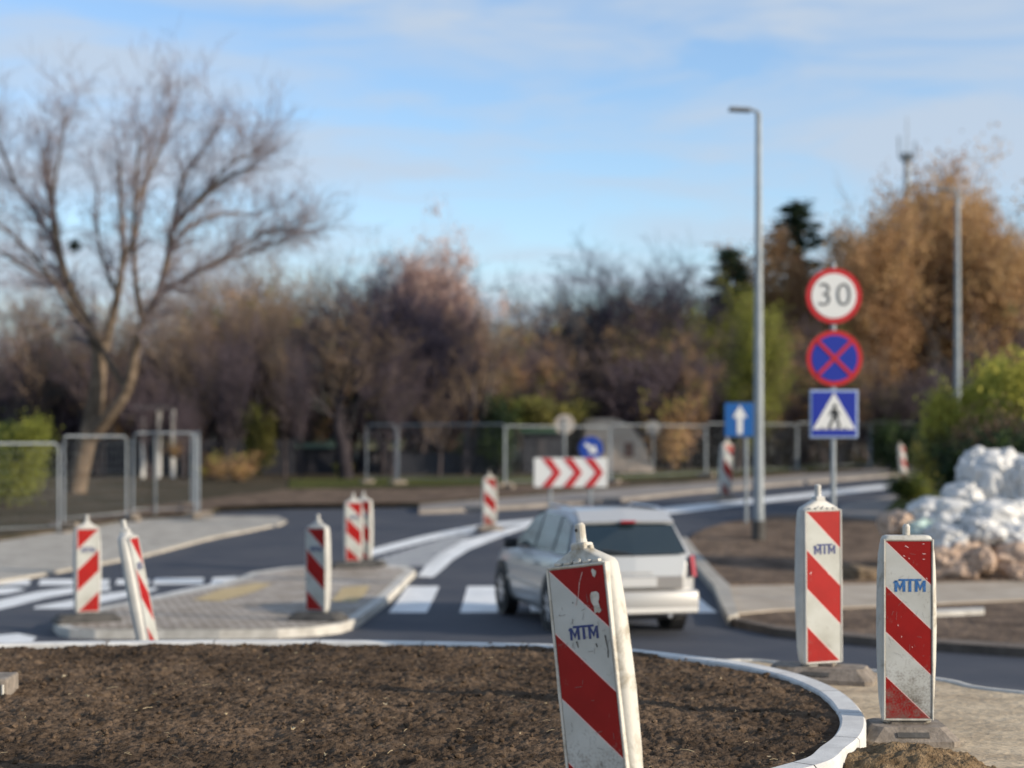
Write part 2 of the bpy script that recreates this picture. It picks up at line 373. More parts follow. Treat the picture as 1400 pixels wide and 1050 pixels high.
# row spans inside the bed
for j in range(nyg):
    y = y0+j*st; xi = []
    for i in range(len(dpoly)):
        (ax, ay), (bx, by) = dpoly[i-1], dpoly[i]
        if (ay > y) != (by > y): xi.append(ax+(bx-ax)*(y-ay)/(by-ay))
    xi.sort()
    lim = -(y*.32+.35)
    for i in range(nxg):
        x = x0+i*st
        if x < lim: continue
        if sum(1 for q in xi if q < x) % 2:
            ed = min([abs(q-x) for q in xi])
            e2 = min(1, ed/.18)
            idx[(i, j)] = len(v); v.append((x, y, ZB-.004+hd(x, y)*(.35+.65*e2)+(.012 if y > 11.3 else -.01)*(1-e2)))
for (i, j), a in idx.items():
    b = idx.get((i+1, j)); c = idx.get((i+1, j+1)); d = idx.get((i, j+1))
    if b is not None and c is not None and d is not None: fs.append((a, b, c, d))
t_ = m_dirt.node_tree; b_ = t_.nodes['Principled BSDF']; src_ = b_.inputs['Base Color'].links[0].from_socket
n_b = N(t_, 'ShaderNodeTexNoise'); n_b.inputs['Scale'].default_value = 1.7; n_b.inputs['Detail'].default_value = 4; r_b = N(t_, 'ShaderNodeValToRGB'); r_b.color_ramp.elements[0].position = .38; r_b.color_ramp.elements[1].position = .62; r_b.color_ramp.elements[0].color = (.66, .65, .64, 1); r_b.color_ramp.elements[1].color = (1.15, 1.12, 1.08, 1)
m_b = N(t_, 'ShaderNodeMix', data_type='RGBA', blend_type='MULTIPLY'); m_b.inputs[0].default_value = 1
c_b = N(t_, 'ShaderNodeTexCoord'); t_.links.new(c_b.outputs['Object'], n_b.inputs['Vector']); t_.links.new(n_b.outputs[0], r_b.inputs[0]); t_.links.new(src_, m_b.inputs[6]); t_.links.new(r_b.outputs[0], m_b.inputs[7]); t_.links.new(m_b.outputs[2], b_.inputs['Base Color'])
tag(pyd('soil_bed', v, fs, m_dirt, smooth=True), kind='structure')
# clods, straw, fallen leaves
def lump(bm, c, s, seed, sub=1, ax=(1, 1, 1), rot=0):
    r = bmesh.ops.create_icosphere(bm, subdivisions=sub, radius=1)
    Mr = Matrix.Rotation(rot, 3, 'Z')
    for q in r['verts']:
        d = 1+.45*noise.noise(q.co*1.4+Vector((seed, seed*2, 0)))
        p = Vector((q.co.x*ax[0], q.co.y*ax[1], q.co.z*ax[2]))*d*s; q.co = Mr @ p+Vector(c)
bm = bmesh.new()
for i in range(3800):
    y = 7+5*random.random()**1.1; x = random.uniform(-.33*y, 2.3)
    if not inside(x, y, innerc): continue
    s = .0035+.018*random.random()**5
    lump(bm, (x, y, ZB+hd(x, y)+s*.2), s, i*.37, 1, (1.2, 1, .75), random.random()*3)
tag(obj('soil_clods', bm, m_dirt), 'dark crumbly clods scattered over the soil bed', 'soil', kind='stuff')
m_straw = mat('straw', (.3, .23, .13), (.45, .36, .22), rough=.8, scale=30)
bm = bmesh.new()
for i in range(190):
    y = 7+5*random.random(); x = random.uniform(-.33*y, 2.3)
    if not inside(x, y, innerc): continue
    a = random.random()*6.28; l = .008+.03*random.random()**2.5; p = Vector((x, y, ZB+hd(x, y)+.006)); d = Vector((math.cos(a), math.sin(a), random.uniform(-.1, .25)))*l
    tube(bm, [p-d, p+Vector((0, 0, .004)), p+d], .0008+.0009*random.random(), 4)
for i in range(40):
    y = 7+5*random.random(); x = random.uniform(-.33*y, 2.3)
    if not inside(x, y, innerc): continue
    s = .006+.014*random.random(); c = Vector((x, y, ZB+hd(x, y)+.012)); a0 = random.random()*6
    ring = [bm.verts.new(c+Vector((math.cos(a0+k*.9)*s*(1 if k % 2 else .55), math.sin(a0+k*.9)*s*(1 if k % 2 else .55), random.uniform(-.006, .012)))) for k in range(7)]
    bm.faces.new(ring)
tag(obj('straw_litter', bm, m_straw), 'bits of pale straw and dry leaves strewn on the dark soil', 'litter', kind='stuff')
# heap of sandy soil in front of the nearest base
bp_ = zp(1237, 1058, ZA)
v = []; fs = []; n = 90
for j in range(n):
    for i in range(n):
        x = (i/(n-1)-.5)*1.15; y = (j/(n-1)-.5)*.95
        r2 = (x/.46)**2+(y/.36)**2; h = .155*max(0, 1-r2*.72)**1.3+.03*fbm(x*9, y*9, 5, 4)*(1 if r2 < 1.2 else .3)
        if r2 < 1.35: h += .012*noise.noise(Vector((x*45, y*45, 1)))
        v.append((bp_.x+x, bp_.y+y, ZA-.02+h))
for j in range(n-1):
    for i in range(n-1): fs.append((j*n+i, j*n+i+1, (j+1)*n+i+1, (j+1)*n+i))
tag(pyd('soil_heap', v, fs, mat('sandy_soil', (.10, .066, .036), (.27, .19, .11), rough=1, scale=14, bump=1, bscale=70, bdist=.02, spec=.1, detail=9), smooth=True), 'small heap of loose brown soil in front of the rightmost board base', 'soil heap')

# ------------------------------------------------------------------ guide boards
def board_face_mat(name, base, wear):
    m = bpy.data.materials.new(name); m.use_nodes = True; t = m.node_tree; b = t.nodes['Principled BSDF']; b.inputs['Roughness'].default_value = .5; b.inputs['Specular IOR Level'].default_value = .22
    tc = N(t, 'ShaderNodeTexCoord'); l = t.links.new
    n1 = N(t, 'ShaderNodeTexNoise'); n1.inputs['Scale'].default_value = 90; n1.inputs['Detail'].default_value = 3
    n3 = N(t, 'ShaderNodeTexNoise'); n3.inputs['Scale'].default_value = 5; n3.inputs['Detail'].default_value = 6
    sp = N(t, 'ShaderNodeSeparateXYZ')
    l(tc.outputs['Object'], n1.inputs['Vector']); l(tc.outputs['Object'], n3.inputs['Vector']); l(tc.outputs['Object'], sp.inputs[0])
    # splash dirt near the ground: more towards the bottom of the sheet
    mr = N(t, 'ShaderNodeMapRange'); mr.inputs['From Min'].default_value = .55; mr.inputs['From Max'].default_value = .12; mr.inputs['To Min'].default_value = .0; mr.inputs['To Max'].default_value = wear
    l(sp.outputs['Z'], mr.inputs['Value'])
    n4 = N(t, 'ShaderNodeTexNoise'); n4.inputs['Scale'].default_value = 14; n4.inputs['Detail'].default_value = 8; l(tc.outputs['Object'], n4.inputs['Vector'])
    av = N(t, 'ShaderNodeMix', data_type='FLOAT'); av.inputs[0].default_value = .55; l(n1.outputs[0], av.inputs[2]); l(n4.outputs[0], av.inputs[3])
    a = N(t, 'ShaderNodeMath', operation='ADD'); l(av.outputs[0], a.inputs[0]); l(mr.outputs[0], a.inputs[1])
    r = N(t, 'ShaderNodeValToRGB'); r.color_ramp.elements[0].position = .60; r.color_ramp.elements[1].position = .86; l(a.outputs[0], r.inputs[0])
    mxx = N(t, 'ShaderNodeMix', data_type='RGBA'); mxx.inputs[6].default_value = (*base, 1); mxx.inputs[7].default_value = (.16, .14, .12, 1)
    l(r.outputs[0], mxx.inputs[0])
    r2 = N(t, 'ShaderNodeValToRGB'); r2.color_ramp.elements[0].position = .3; r2.color_ramp.elements[1].position = .6; r2.color_ramp.elements[0].color = (.72, .7, .66, 1); l(n3.outputs[0], r2.inputs[0])
    my = N(t, 'ShaderNodeMix', data_type='RGBA', blend_type='MULTIPLY'); my.inputs[0].default_value = .8; l(mxx.outputs[2], my.inputs[6]); l(r2.outputs[0], my.inputs[7])
    l(my.outputs[2], b.inputs['Base Color']); return m
FW = {'clean': board_face_mat('white_sheeting', (.43, .44, .41), .08), 'worn': board_face_mat('dirty_white_sheeting', (.45, .46, .44), .3)}
FR = {'clean': board_face_mat('red_sheeting', (.31, .006, .005), .05), 'worn': board_face_mat('dirty_red_sheeting', (.25, .006, .005), .2)}
m_pink = mat('stripe_edge', (.7, .45, .42), rough=.6)
m_plas = mat('white_plastic', (.42, .41, .38), (.51, .50, .46), rough=.5, scale=6, bump=.15, bscale=30, bdist=.004)
m_plasw = mat('stained_white_plastic', (.25, .215, .155), (.50, .48, .425), rough=.65, scale=11, bump=.6, bscale=45, bdist=.004, lo=.3, hi=.5, detail=12)
m_navy = mat('navy_ink', (.012, .02, .09), (.03, .05, .18), rough=.6, scale=60)
m_blueink = mat('blue_ink', (.008, .09, .28), (.1, .25, .5), rough=.6, scale=70, lo=.5, hi=.8)
m_rubber = mat('recycled_rubber', (.13, .108, .086), (.26, .22, .18), rough=.95, scale=12, bump=.8, bscale=60, bdist=.006)
m_rubd = mat('dark_rubber', (.045, .043, .04), (.09, .085, .078), rough=.95, scale=12, bump=.6, bscale=50, bdist=.006)
m_scuff = mat('scuff', (.16, .15, .14), rough=.9)
W, HF, Z0 = .255, 1.0, .135            # sheeting width, height, its lower edge
meshes = {}
def loft_board(kind, plastic):
    if kind == 'chamfer': prof = [(.075, .05, .030), (.085, .085, .036), (.105, .125, .042), (.14, .148, .046), (.22, .158, .048), (.4, .166, .050), (.65, .170, .052), (.95, .164, .050), (1.08, .156, .048), (1.14, .150, .046), (1.16, .138, .044), (1.172, .115, .042), (1.20, .06, .038), (1.21, .045, .034)]
    else: prof = [(.10, .125, .034), (.11, .138, .042), (.15, .144, .046), (.25, .156, .048), (.45, .164, .052), (.65, .168, .052), (.95, .164, .050), (1.06, .158, .048), (1.11, .150, .046), (1.145, .144, .045), (1.16, .136, .042), (1.167, .12, .036)]
    bm = bmesh.new(); rings = []
    for z, hw, ht in prof:
        ring = []
        rr = min(.038, ht*.86)
        for cx, cy, a0 in ((hw-rr, ht-rr, 0), (-hw+rr, ht-rr, 90), (-hw+rr, -ht+rr, 180), (hw-rr, -ht+rr, 270)):
            for k in range(6):
                a = rad(a0+k*18); ring.append(bm.verts.new((cx+rr*math.cos(a), cy+rr*math.sin(a), z)))
        rings.append(ring)
    n = 24; nsm = 0
    for r0, r1 in zip(rings, rings[1:]):
        for k in range(n): bm.faces.new((r0[k], r0[(k+1) % n], r1[(k+1) % n], r1[k])); nsm += 1
    bm.faces.new(rings[0][::-1]); bm.faces.new(rings[-1])
    for s in (-1,):                     # flat pan behind the sheeting and raised rim round it
        box(bm, -W/2-.004, W/2+.004, -.062, -.03, Z0-.006, Z0+HF+.006, .004)
        for a, b, c, d in ((-W/2-.014, -W/2-.003, Z0-.012, Z0+HF+.012), (W/2+.003, W/2+.014, Z0-.012, Z0+HF+.012)): box(bm, a, b, -.069, -.03, c, d, .004)
        for c, d in ((Z0-.014, Z0-.003), (Z0+HF+.003, Z0+HF+.014)): box(bm, -W/2-.002, W/2+.002, -.0685, -.03, c, d, .004)
    me = bpy.data.meshes.new('board_body'); bm.normal_update(); bm.to_mesh(me); bm.free(); me.materials.append(plastic)
    for p in me.polygons: p.use_smooth = p.index < nsm
    return me
def face_mesh(mirror, cond):
    bm = bmesh.new(); S = .245
    cs = [1+S+.01, 1.0, .745, .49, .235, -.3]; red = [1, 0, 1, 0, 1]
    def clip(poly, sgn, c):             # keep v below / above the slanted line
        out = []
        for i in range(len(poly)):
            a, b = poly[i-1], poly[i]; fa = sgn*(a[1]-(c-S*a[0])); fb = sgn*(b[1]-(c-S*b[0]))
            if (fa <= 0) != (fb <= 0):
                t = fa/(fa-fb); out.append((a[0]+(b[0]-a[0])*t, a[1]+(b[1]-a[1])*t))
            if fb <= 0: out.append(b)
        return out
    def put(c0, c1, mi, y=-.0645):
        p = clip(clip([(0, 0), (1, 0), (1, 1), (0, 1)], 1, c0), -1, c1)
        if len(p) < 3: return
        q = [((-1 if mirror else 1)*(u-.5)*W, y, Z0+vv*HF) for u, vv in p]
        f = bm.faces.new([bm.verts.new(x) for x in q]); f.normal_update(); f.material_index = mi
        if f.normal.y > 0: f.normal_flip()
    e = .0045
    for i in range(5):
        a, b = cs[i], cs[i+1]
        if red[i]: put(a, b, 1)
        else: put(a-e, b+e, 0); put(a, a-e, 2); put(b+e, b, 2)
    me = bpy.data.meshes.new('striped_face'); bm.to_mesh(me); bm.free()
    for x in (FW[cond], FR[cond], m_pink): me.materials.append(x)
    return me
def logo_mesh():
    bm = bmesh.new(); y = -.0662
    def poly(p): 
        f = bm.faces.new([bm.verts.new((a, y, b)) for a, b in p]); f.normal_update()
        if f.normal.y > 0: f.normal_flip()
    h = .05
    for ox in (-.067, .022):            # two letters M
        w_ = .047; s = .0115
        poly([(ox, 0), (ox+s, 0), (ox+s, h), (ox, h)]); poly([(ox+w_-s, 0), (ox+w_, 0), (ox+w_, h), (ox+w_-s, h)])
        poly([(ox+s, h), (ox+s, h-.018), (ox+w_/2, .004), (ox+w_/2, .024)]); poly([(ox+w_-s, h), (ox+w_/2, .024), (ox+w_/2, .004), (ox+w_-s, h-.018)])
    poly([(-.05, h-.002), (-.05, h+.007), (.05, h+.007), (.05, h-.002)]); poly([(-.0062, 0), (.0062, 0), (.0062, h-.003), (-.0062, h-.003)]); poly([(-.074, h-.012), (-.067, h), (-.055, h-.0), (-.0675, h-.012)])
    me = bpy.data.meshes.new('lettering'); bm.to_mesh(me); bm.free(); return me
def knob_mesh(kind, plastic):
    bm = bmesh.new()
    if kind == 'chamfer':
        vs = box(bm, -.05, .05, -.045, .045, 1.14, 1.205, .006)
        for q in vs:
            if q.co.z > 1.18: q.co.x *= .62; q.co.y *= .8
        box(bm, -.034, .034, -.036, .036, 1.2, 1.235, .008)
        tube(bm, [(0, 0, 1.23), (0, 0, 1.25), (0, 0, 1.305), (0, 0, 1.314)], [.026, .021, .021, .014], 14)
        for x in (-.024, .012): tube(bm, [(x, -.058, 1.162), (x, -.044, 1.162)], .009, 8)
        box(bm, .028, .05, -.014, .014, 1.19, 1.222, .006)
        for k in range(5): box(bm, -.1+k*.045, -.07+k*.045, -.066, -.04, 1.150, 1.162, .003)
    else:
        tube(bm, [(0, 0, 1.155), (0, 0, 1.165), (0, 0, 1.215), (0, 0, 1.23)], [.028, .021, .021, .013], 14)
    me = bpy.data.meshes.new('top_peg'); bm.normal_update(); bm.to_mesh(me); bm.free(); me.materials.append(plastic); return me
def base_mesh(lx, ly, h=.1):
    bm = bmesh.new()
    pro = [(0, 1.0), (.03, 1.0), (h-.012, .8), (h, .77)]
    rings = []
    for z, s in pro:
        ring = []; hx, hy = lx/2-(1-s)*.28, ly/2-(1-s)*.28; c = .045
        for x, y in ((hx, hy-c), (hx-c, hy), (-hx+c, hy), (-hx, hy-c), (-hx, -hy+c), (-hx+c, -hy), (hx-c, -hy), (hx, -hy+c)): ring.append(bm.verts.new((x, y, z)))
        rings.append(ring)
    for r0, r1 in zip(rings, rings[1:]):
        for k in range(8): bm.faces.new((r0[k], r0[(k+1) % 8], r1[(k+1) % 8], r1[k]))
    bm.faces.new(rings[0][::-1]); top = bm.faces.new(rings[-1])
    # plug socket under the board
    box(bm, -.10, .10, -.055, .055, h-.01, h+.022, .008)
    me = bpy.data.meshes.new('foot_base'); bm.normal_update(); bm.to_mesh(me); bm.free(); return me
def slot_mesh(lx, ly, side, h=.1):
    bm = bmesh.new()
    y = -ly/2+.028
    for s in (side,):
        M = Matrix.Translation((0, s*(ly/2-.030), .058)) @ Matrix.Rotation(rad(-s*48), 4, 'X')
        box(bm, -.09, .09, -.018, .018, -.004, .010, .003, M=M)
    me = bpy.data.meshes.new('hand_slot'); bm.normal_update(); bm.to_mesh(me); bm.free(); me.materials.append(m_rubd); return me
def board(label, loc, yaw, kind='chamfer', mirror=False, cond='clean', tilt=0, pitch=0, ink=None, base=(.55, .36), byaw=0, scale=1, bmat=None, letter=True, lsc=1.2, group='red and white guide boards round the new road', name='guide_board'):
    t = thing(name, label, 'traffic board', loc, rad(yaw), group)
    if scale != 1: t.scale = (scale,)*3
    plastic = m_plasw if cond == 'worn' else m_plas
    key = (kind, mirror, cond)
    if key not in meshes: meshes[key] = (loft_board(kind, plastic), face_mesh(mirror, cond), knob_mesh(kind, plastic))
    Mt = Matrix.Translation((0, 0, .09)) @ Matrix.Rotation(rad(tilt), 4, 'Y') @ Matrix.Rotation(rad(pitch), 4, 'X') @ Matrix.Translation((0, 0, -.09))
    b = link('panel_body', meshes[key][0], None, t); f = link('striped_face', meshes[key][1], None, t); k = link('top_peg', meshes[key][2], None, t)
    for o in (b, f, k): o.matrix_local = Mt
    if letter:
        ik = ink or m_navy; kk = ('logo', ik.name)
        if kk not in meshes: meshes[kk] = logo_mesh(); meshes[kk].materials.append(ik)
        g = link('lettering', meshes[kk], None, f); g.location = (0.008 if not mirror else -.0, 0, Z0+.715); g.scale = (lsc, 1, lsc)
    if base:
        kk = ('base', base, (bmat or m_rubber).name)
        if kk not in meshes: meshes[kk] = base_mesh(*base); meshes[kk].materials.append(bmat or m_rubber); meshes[('slot', base)] = [slot_mesh(*base, q) for q in (-1, 1)]
        bb = link('foot_base', meshes[kk], None, t); bb.rotation_euler = (0, 0, rad(byaw))
        for q in meshes[('slot', base)]: link('hand_slot', q, None, bb)
    return t, f
def at(px, Y, z): return ((px-700)*Y/F, Y, z)
# foreground boards
tF, fF = board('nearest guide board, leaning left, grey dirty stripes with a torn white sticker and scratches', at(836, 6.5, ZA-.02), -34, cond='worn', tilt=-8.2, pitch=-2, lsc=.98)
tF.name = 'guide_board'
bm = bmesh.new()
def flat(bm, p, y=-.0665, mi=0):
    f = bm.faces.new([bm.verts.new((a, y, b)) for a, b in p]); f.normal_update(); f.material_index = mi
    if f.normal.y > 0: f.normal_flip()
flat(bm, [(.055, 1.02), (.062, 1.032), (.085, 1.034), (.096, 1.025), (.096, 1.006), (.09, .992), (.094, .975), (.1, .955), (.088, .948), (.082, .952), (.066, .947), (.068, .975), (.057, .995)])
obj('sticker', bm, [m_plasw], fF); bm = bmesh.new()
flat(bm, [(.072, 1.118), (.079, 1.125), (.086, 1.119), (.094, 1.114), (.092, 1.1), (.085, 1.089), (.077, 1.096)])
obj('torn_sticker_scrap', bm, [m_plasw], fF)
def scratches(face, segs, m, wd=.0012, name='scratches'):
    if face.data.users > 1: face.data = face.data.copy()
    bm = bmesh.new(); bm.from_mesh(face.data); face.data.materials.append(m); mi_ = len(face.data.materials)-1
    for pts in segs:
        for (a, b), (c, d) in zip(pts, pts[1:]):
            dx, dz = c-a, d-b; l = math.hypot(dx, dz); nx_, nz_ = -dz/l*wd, dx/l*wd
            flat(bm, [(a-nx_, b-nz_), (c-nx_*.6, d-nz_*.6), (c+nx_*.6, d+nz_*.6), (a+nx_, b+nz_)], -.0668, mi_)
    bm.to_mesh(face.data); bm.free()
bm = bmesh.new(); disc(bm, (-.006, -.0205, 1.285), .007, .004, 12); hole = obj('peg_hole', bm, m_rubd, [c for c in tF.children if c.name.startswith('top_peg')][0])
rs = random.Random(3)
m_lscr = mat('pale_scratch', (.6, .42, .38), rough=.7)
scratches(fF, [[(.03, 1.115), (.012, 1.075), (.0, 1.02), (-.02, .985)]], m_lscr, .0014, 'pale_scratch')
sg = []
for i in range(40):
    x, z = rs.uniform(-.11, .11), rs.choice([rs.uniform(.8, 1.0), rs.uniform(.2, .5), rs.uniform(.15, 1.0)]); a = rs.uniform(-.5, .5)+rs.choice([0, 1.4]); l = rs.uniform(.008, .035)
    sg.append([(x, z), (x+math.cos(a)*l*.5, z+math.sin(a)*l*.5+rs.uniform(-.004, .004)), (x+math.cos(a)*l, z+math.sin(a)*l)])
scratches(fF, sg, m_scuff, .0009)
scratches(fF, [[(-.03, .845), (-.024, .82)], [(.105, .86), (.112, .80), (.108, .77)], [(.06, .83), (.064, .815)], [(-.03, 1.0), (-.028, .996)]], m_rubd, .0032, 'tar_spots')
tR, fR = board('square-topped guide board at the right, dirty lower stripes and smeared light blue lettering', at(1239, 8.85, ZA), -2, kind='square', cond='worn', ink=m_blueink, base=(.53, .44), scale=.945, lsc=1.28)
sg = []
for i in range(46):
    x, z = rs.uniform(-.12, .12), rs.choice([rs.uniform(.7, 1.08), rs.uniform(.15, .6)]); a = rs.uniform(-1.7, -1.0) if rs.random() < .6 else rs.uniform(0, 3); l = rs.uniform(.006, .05)
    sg.append([(x, z), (x+math.cos(a)*l*.5+rs.uniform(-.003, .003), z+math.sin(a)*l*.5), (x+math.cos(a)*l, z+math.sin(a)*l)])
scratches(fR, sg, m_scuff, .0007)
m_chip = mat('chip', (.75, .6, .58), rough=.7)
scratches(fR, [[(.078, 1.12), (.088, 1.121)], [(.078, 1.065), (.096, 1.064)], [(.08, 1.035), (.092, 1.034)], [(-.02, 1.11), (.0, 1.10)], [(-.03, 1.055), (-.02, 1.05)], [(.0, 1.04), (.006, 1.036)], [(.1, .93), (.104, .92)], [(-.04, .6), (-.04, .592)], [(.02, .54), (.022, .535)], [(-.06, .665), (-.058, .655)]], m_chip, .0018, 'paint_chips')
tB, fB = board('bright clean guide board behind the white ring kerb, navy lettering, left of the square-topped one', at(1120, 11.05, ZA), 21, cond='clean', base=(.74, .4), byaw=-40, bmat=m_rubber, tilt=-.5)
scratches(fB, [[(.035, .72), (.042, .714)], [(-.105, .72), (-.095, .735)]], m_chip, .003, 'paint_chips')
# boards on the splitter island and farther off
p = gp(119, 850, .12); board('guide board at the left end of the island, its stripes rising to the right', p, 26, mirror=True, base=(.8, .4), byaw=0, bmat=m_rubd)
p = gp(435, 848, .12); board('guide board standing alone near the right end of the paved island, clean panel', p, -24, base=(.7, .4), byaw=8, bmat=m_rubd)
p = gp(483, 776, .12); board('front one of the two guide boards standing close together at the island tip', p, 12, base=(.8, .4), bmat=m_rubd)
p = gp(497, 773, .12); board('rear one of the paired guide boards at the island tip, half hidden', p, -10, base=(.8, .4), bmat=m_rubd)
board('guide board turned nearly edge-on and leaning left in front of the paved island', (at(204, 14.5, 0)[0], 14.5, hroad(at(204, 14.5, 0)[0], 14.5)), 87, tilt=0, pitch=-11, base=(.6, .36), bmat=m_rubd)
p = gp(669, 725, 0); board('dull round-shouldered guide board where the white painted lines converge, left of the car', p, 14, cond='worn', base=(.6, .36), letter=False)
p = gp(990, 684, .12); board('tall faded guide board leaning beside the blue arrow sign post', p, 35, cond='worn', tilt=4, scale=1.35, letter=False)
p = gp(1236, 659, .12); board('far guide board leaning left beyond the grass beside the hedge', p, 50, cond='worn', tilt=-14, scale=1.1, letter=False)
# loose base at the left edge of the photo
t = thing('rubber_ballast', 'loose grey base with pale ribbed end on the soil at the left edge', 'board base', at(-22, 9.7, ZB-.01), rad(4))
bm = bmesh.new(); box(bm, -.24, .17, -.15, .15, .0, .115, .014); obj('foot_base', bm, m_rubber, t)
bm = bmesh.new()
for k in range(4): tube(bm, [(.045+k*.033, -.154, .02), (.045+k*.033, -.156, .082)], .009, 8)
obj('rib', bm, m_plasw, t)

# ------------------------------------------------------------------ car
m_silver = mat('silver_paint', (.43, .435, .435), rough=.33, metal=.25, coat=.6)
m_bump = mat('silver_bumper', (.42, .41, .39), rough=.4, metal=.3, coat=.3)
m_glass = mat('tinted_glass', (.012, .022, .028), rough=.06, spec=.9)
m_sglass = mat('side_glass', (.03, .05, .06), rough=.05, spec=1)
m_black = mat('black_trim', (.012, .012, .013), rough=.6)
m_tyre = mat('tyre_rubber', (.016, .016, .017), rough=.85)
m_rim = mat('alloy', (.5, .5, .52), rough=.35, metal=.8)
m_red = mat('tail_lens', (.32, .008, .012), rough=.15, coat=1)
m_plate = mat('plate_white', (.5, .5, .49), rough=.5)
m_bluep = mat('sign_blue', (.006, .045, .30), rough=.45)
pr = gp(842, 861)
th = 13.5
CW = .875
car = thing('car', 'silver estate car driving away over the zebra crossing', 'car', (pr.x-.03, pr.y, R(pr.y)-.0), rad(th)); car.scale = (.94, .98, .985)
# local: +y forward, rear axle at y=0
def body_profile():
    # y, half width at sill, half width at belt, belt z, bottom z
    return [(-.86, .66, .70, .92, .34), (-.82, .76, .79, .96, .27), (-.72, .82, .845, .985, .24), (-.4, .845, .868, .985, .22), (0, .855, .875, .975, .2), (.6, .855, .875, .955, .19), (1.3, .855, .875, .94, .19),
            (2.0, .85, .872, .925, .19), (2.6, .845, .862, .905, .2), (2.95, .83, .84, .86, .21), (3.2, .78, .79, .78, .22), (3.4, .68, .69, .68, .24), (3.5, .5, .52, .56, .3)]
bm = bmesh.new(); rings = []
for y, ws, wb, bz, z0 in body_profile():
    h = bz-z0
    sec = [(ws*.86, z0), (ws*.96, z0+.03*h), (ws, z0+.16*h), (wb*1.0, z0+.42*h), (wb*1.008, z0+.60*h), (wb*.995, z0+.78*h), (wb*.965, z0+.93*h), (wb*.915, bz), (wb*.5, bz+.02)]
    ring = [bm.verts.new((a, y, b)) for a, b in sec]+[bm.verts.new((-a, y, b)) for a, b in sec[::-1]]
    rings.append(ring)
n = len(rings[0])
for r0, r1 in zip(rings, rings[1:]):
    for k in range(n): bm.faces.new((r0[k], r0[(k+1) % n], r1[(k+1) % n], r1[k]))
bm.faces.new(rings[0][::-1]); bm.faces.new(rings[-1])
bmesh.ops.recalc_face_normals(bm, faces=bm.faces[:])
bobj = obj('body', bm, m_silver, car, smooth=True)
# greenhouse shell: roof and pillars, tapered
gh = [(-.80, .98, .80), (-.66, 1.14, .745), (-.50, 1.34, .68), (-.36, 1.465, .625), (.0, 1.505, .62), (.6, 1.52, .62), (1.05, 1.505, .61), (1.35, 1.455, .60), (1.75, 1.24, .66), (2.25, .96, .74)]
bm = bmesh.new(); L_ = []
for y, z, wt in gh:
    L_.append([bm.verts.new(q) for q in ((wt, y, z-.035), (wt-.05, y, z-.008), (wt*.5, y, z+.012), (0, y, z+.018), (-wt*.5, y, z+.012), (-wt+.05, y, z-.008), (-wt, y, z-.035))])
for r0, r1 in zip(L_, L_[1:]):
    for k in range(6): bm.faces.new((r0[k], r1[k], r1[k+1], r0[k+1]))
for side in (0, 6):                    # side walls down to the belt
    s = 1 if side == 0 else -1; lowr = [bm.verts.new((s*.80, y, .95 if z > .99 else .93)) for y, z, wt in gh]
    for i in range(len(gh)-1): bm.faces.new((L_[i][side], L_[i+1][side], lowr[i+1], lowr[i]))
bmesh.ops.recalc_face_normals(bm, faces=bm.faces[:])
obj('roof', bm, m_silver, car, smooth=True)
# rear window and tailgate
def quad(bm, pts, mi=0): bm.faces.new([bm.verts.new(p) for p in pts]).material_index = mi
def plate_between(name, a, b, m, off, parent=car):
    """a grid patch: lower edge a, upper edge b, lists of points"""
    bm = bmesh.new(); A = [bm.verts.new(p) for p in a]; B = [bm.verts.new(p) for p in b]
    for i in range(len(a)-1): bm.faces.new((A[i], A[i+1], B[i+1], B[i]))
    r = bmesh.ops.extrude_face_region(bm, geom=bm.faces[:])
    for q in r['geom']:
        if isinstance(q, bmesh.types.BMVert): q.co += Vector(off)
    bmesh.ops.recalc_face_normals(bm, faces=bm.faces[:])
    return obj(name, bm, m, parent)
plate_between('rear_window', [(-.71, -.835, 1.005), (0, -.855, 1.0), (.71, -.835, 1.005)], [(-.62, -.535, 1.345), (0, -.55, 1.355), (.62, -.535, 1.345)], m_glass, (0, -.012, .004))
plate_between('tailgate', [(-.60, -.905, .60), (0, -.925, .60), (.60, -.905, .60)], [(-.70, -.85, .99), (0, -.872, .985), (.70, -.85, .99)], m_silver, (0, -.02, 0))
plate_between('roof_spoiler', [(-.63, -.56, 1.36), (0, -.59, 1.37), (.63, -.56, 1.36)], [(-.60, -.30, 1.485), (0, -.30, 1.51), (.60, -.30, 1.485)], m_silver, (0, -.01, .03))
bm = bmesh.new(); box(bm, -.10, .10, -.63, -.54, 1.375, 1.405, .006); obj('brake_light', bm, m_red, car)
bm = bmesh.new()
v_ = box(bm, -.84, .84, -.975, -.70, .28, .575, .05); obj('bumper', bm, m_bump, car, smooth=True)
bm = bmesh.new(); box(bm, -.80, .80, -.99, -.93, .30, .36, .015); obj('bumper_trim', bm, mat('pale_trim', (.65, .63, .58), rough=.4), car)
bm = bmesh.new(); box(bm, -.62, .62, -.962, -.90, .585, .745, .012); obj('plate_recess', bm, mat('grey_lower_tailgate', (.24, .23, .22), rough=.45, metal=.2), car)
wb_ = bmesh.new(); tube(wb_, [(-.02, -.868, .99), (-.1, -.855, 1.02), (-.42, -.845, 1.06)], .012, 6); obj('rear_wiper', wb_, m_black, car)
hb_ = bmesh.new(); box(hb_, -.22, .22, -.925, -.91, .775, .80, .004); obj('boot_handle', hb_, m_bump, car)
hb_ = bmesh.new(); tube(hb_, [(0, -.90, .89), (0, -.888, .89)], .04, 18); obj('round_badge', hb_, m_rim, car)
pl = bmesh.new(); box(pl, -.26, .26, -.985, -.968, .62, .73, .004); pl_ = obj('number_plate', pl, m_plate, car)
pl = bmesh.new(); box(pl, -.257, -.22, -.988, -.984, .624, .726); obj('blue_band', pl, m_bluep, pl_)
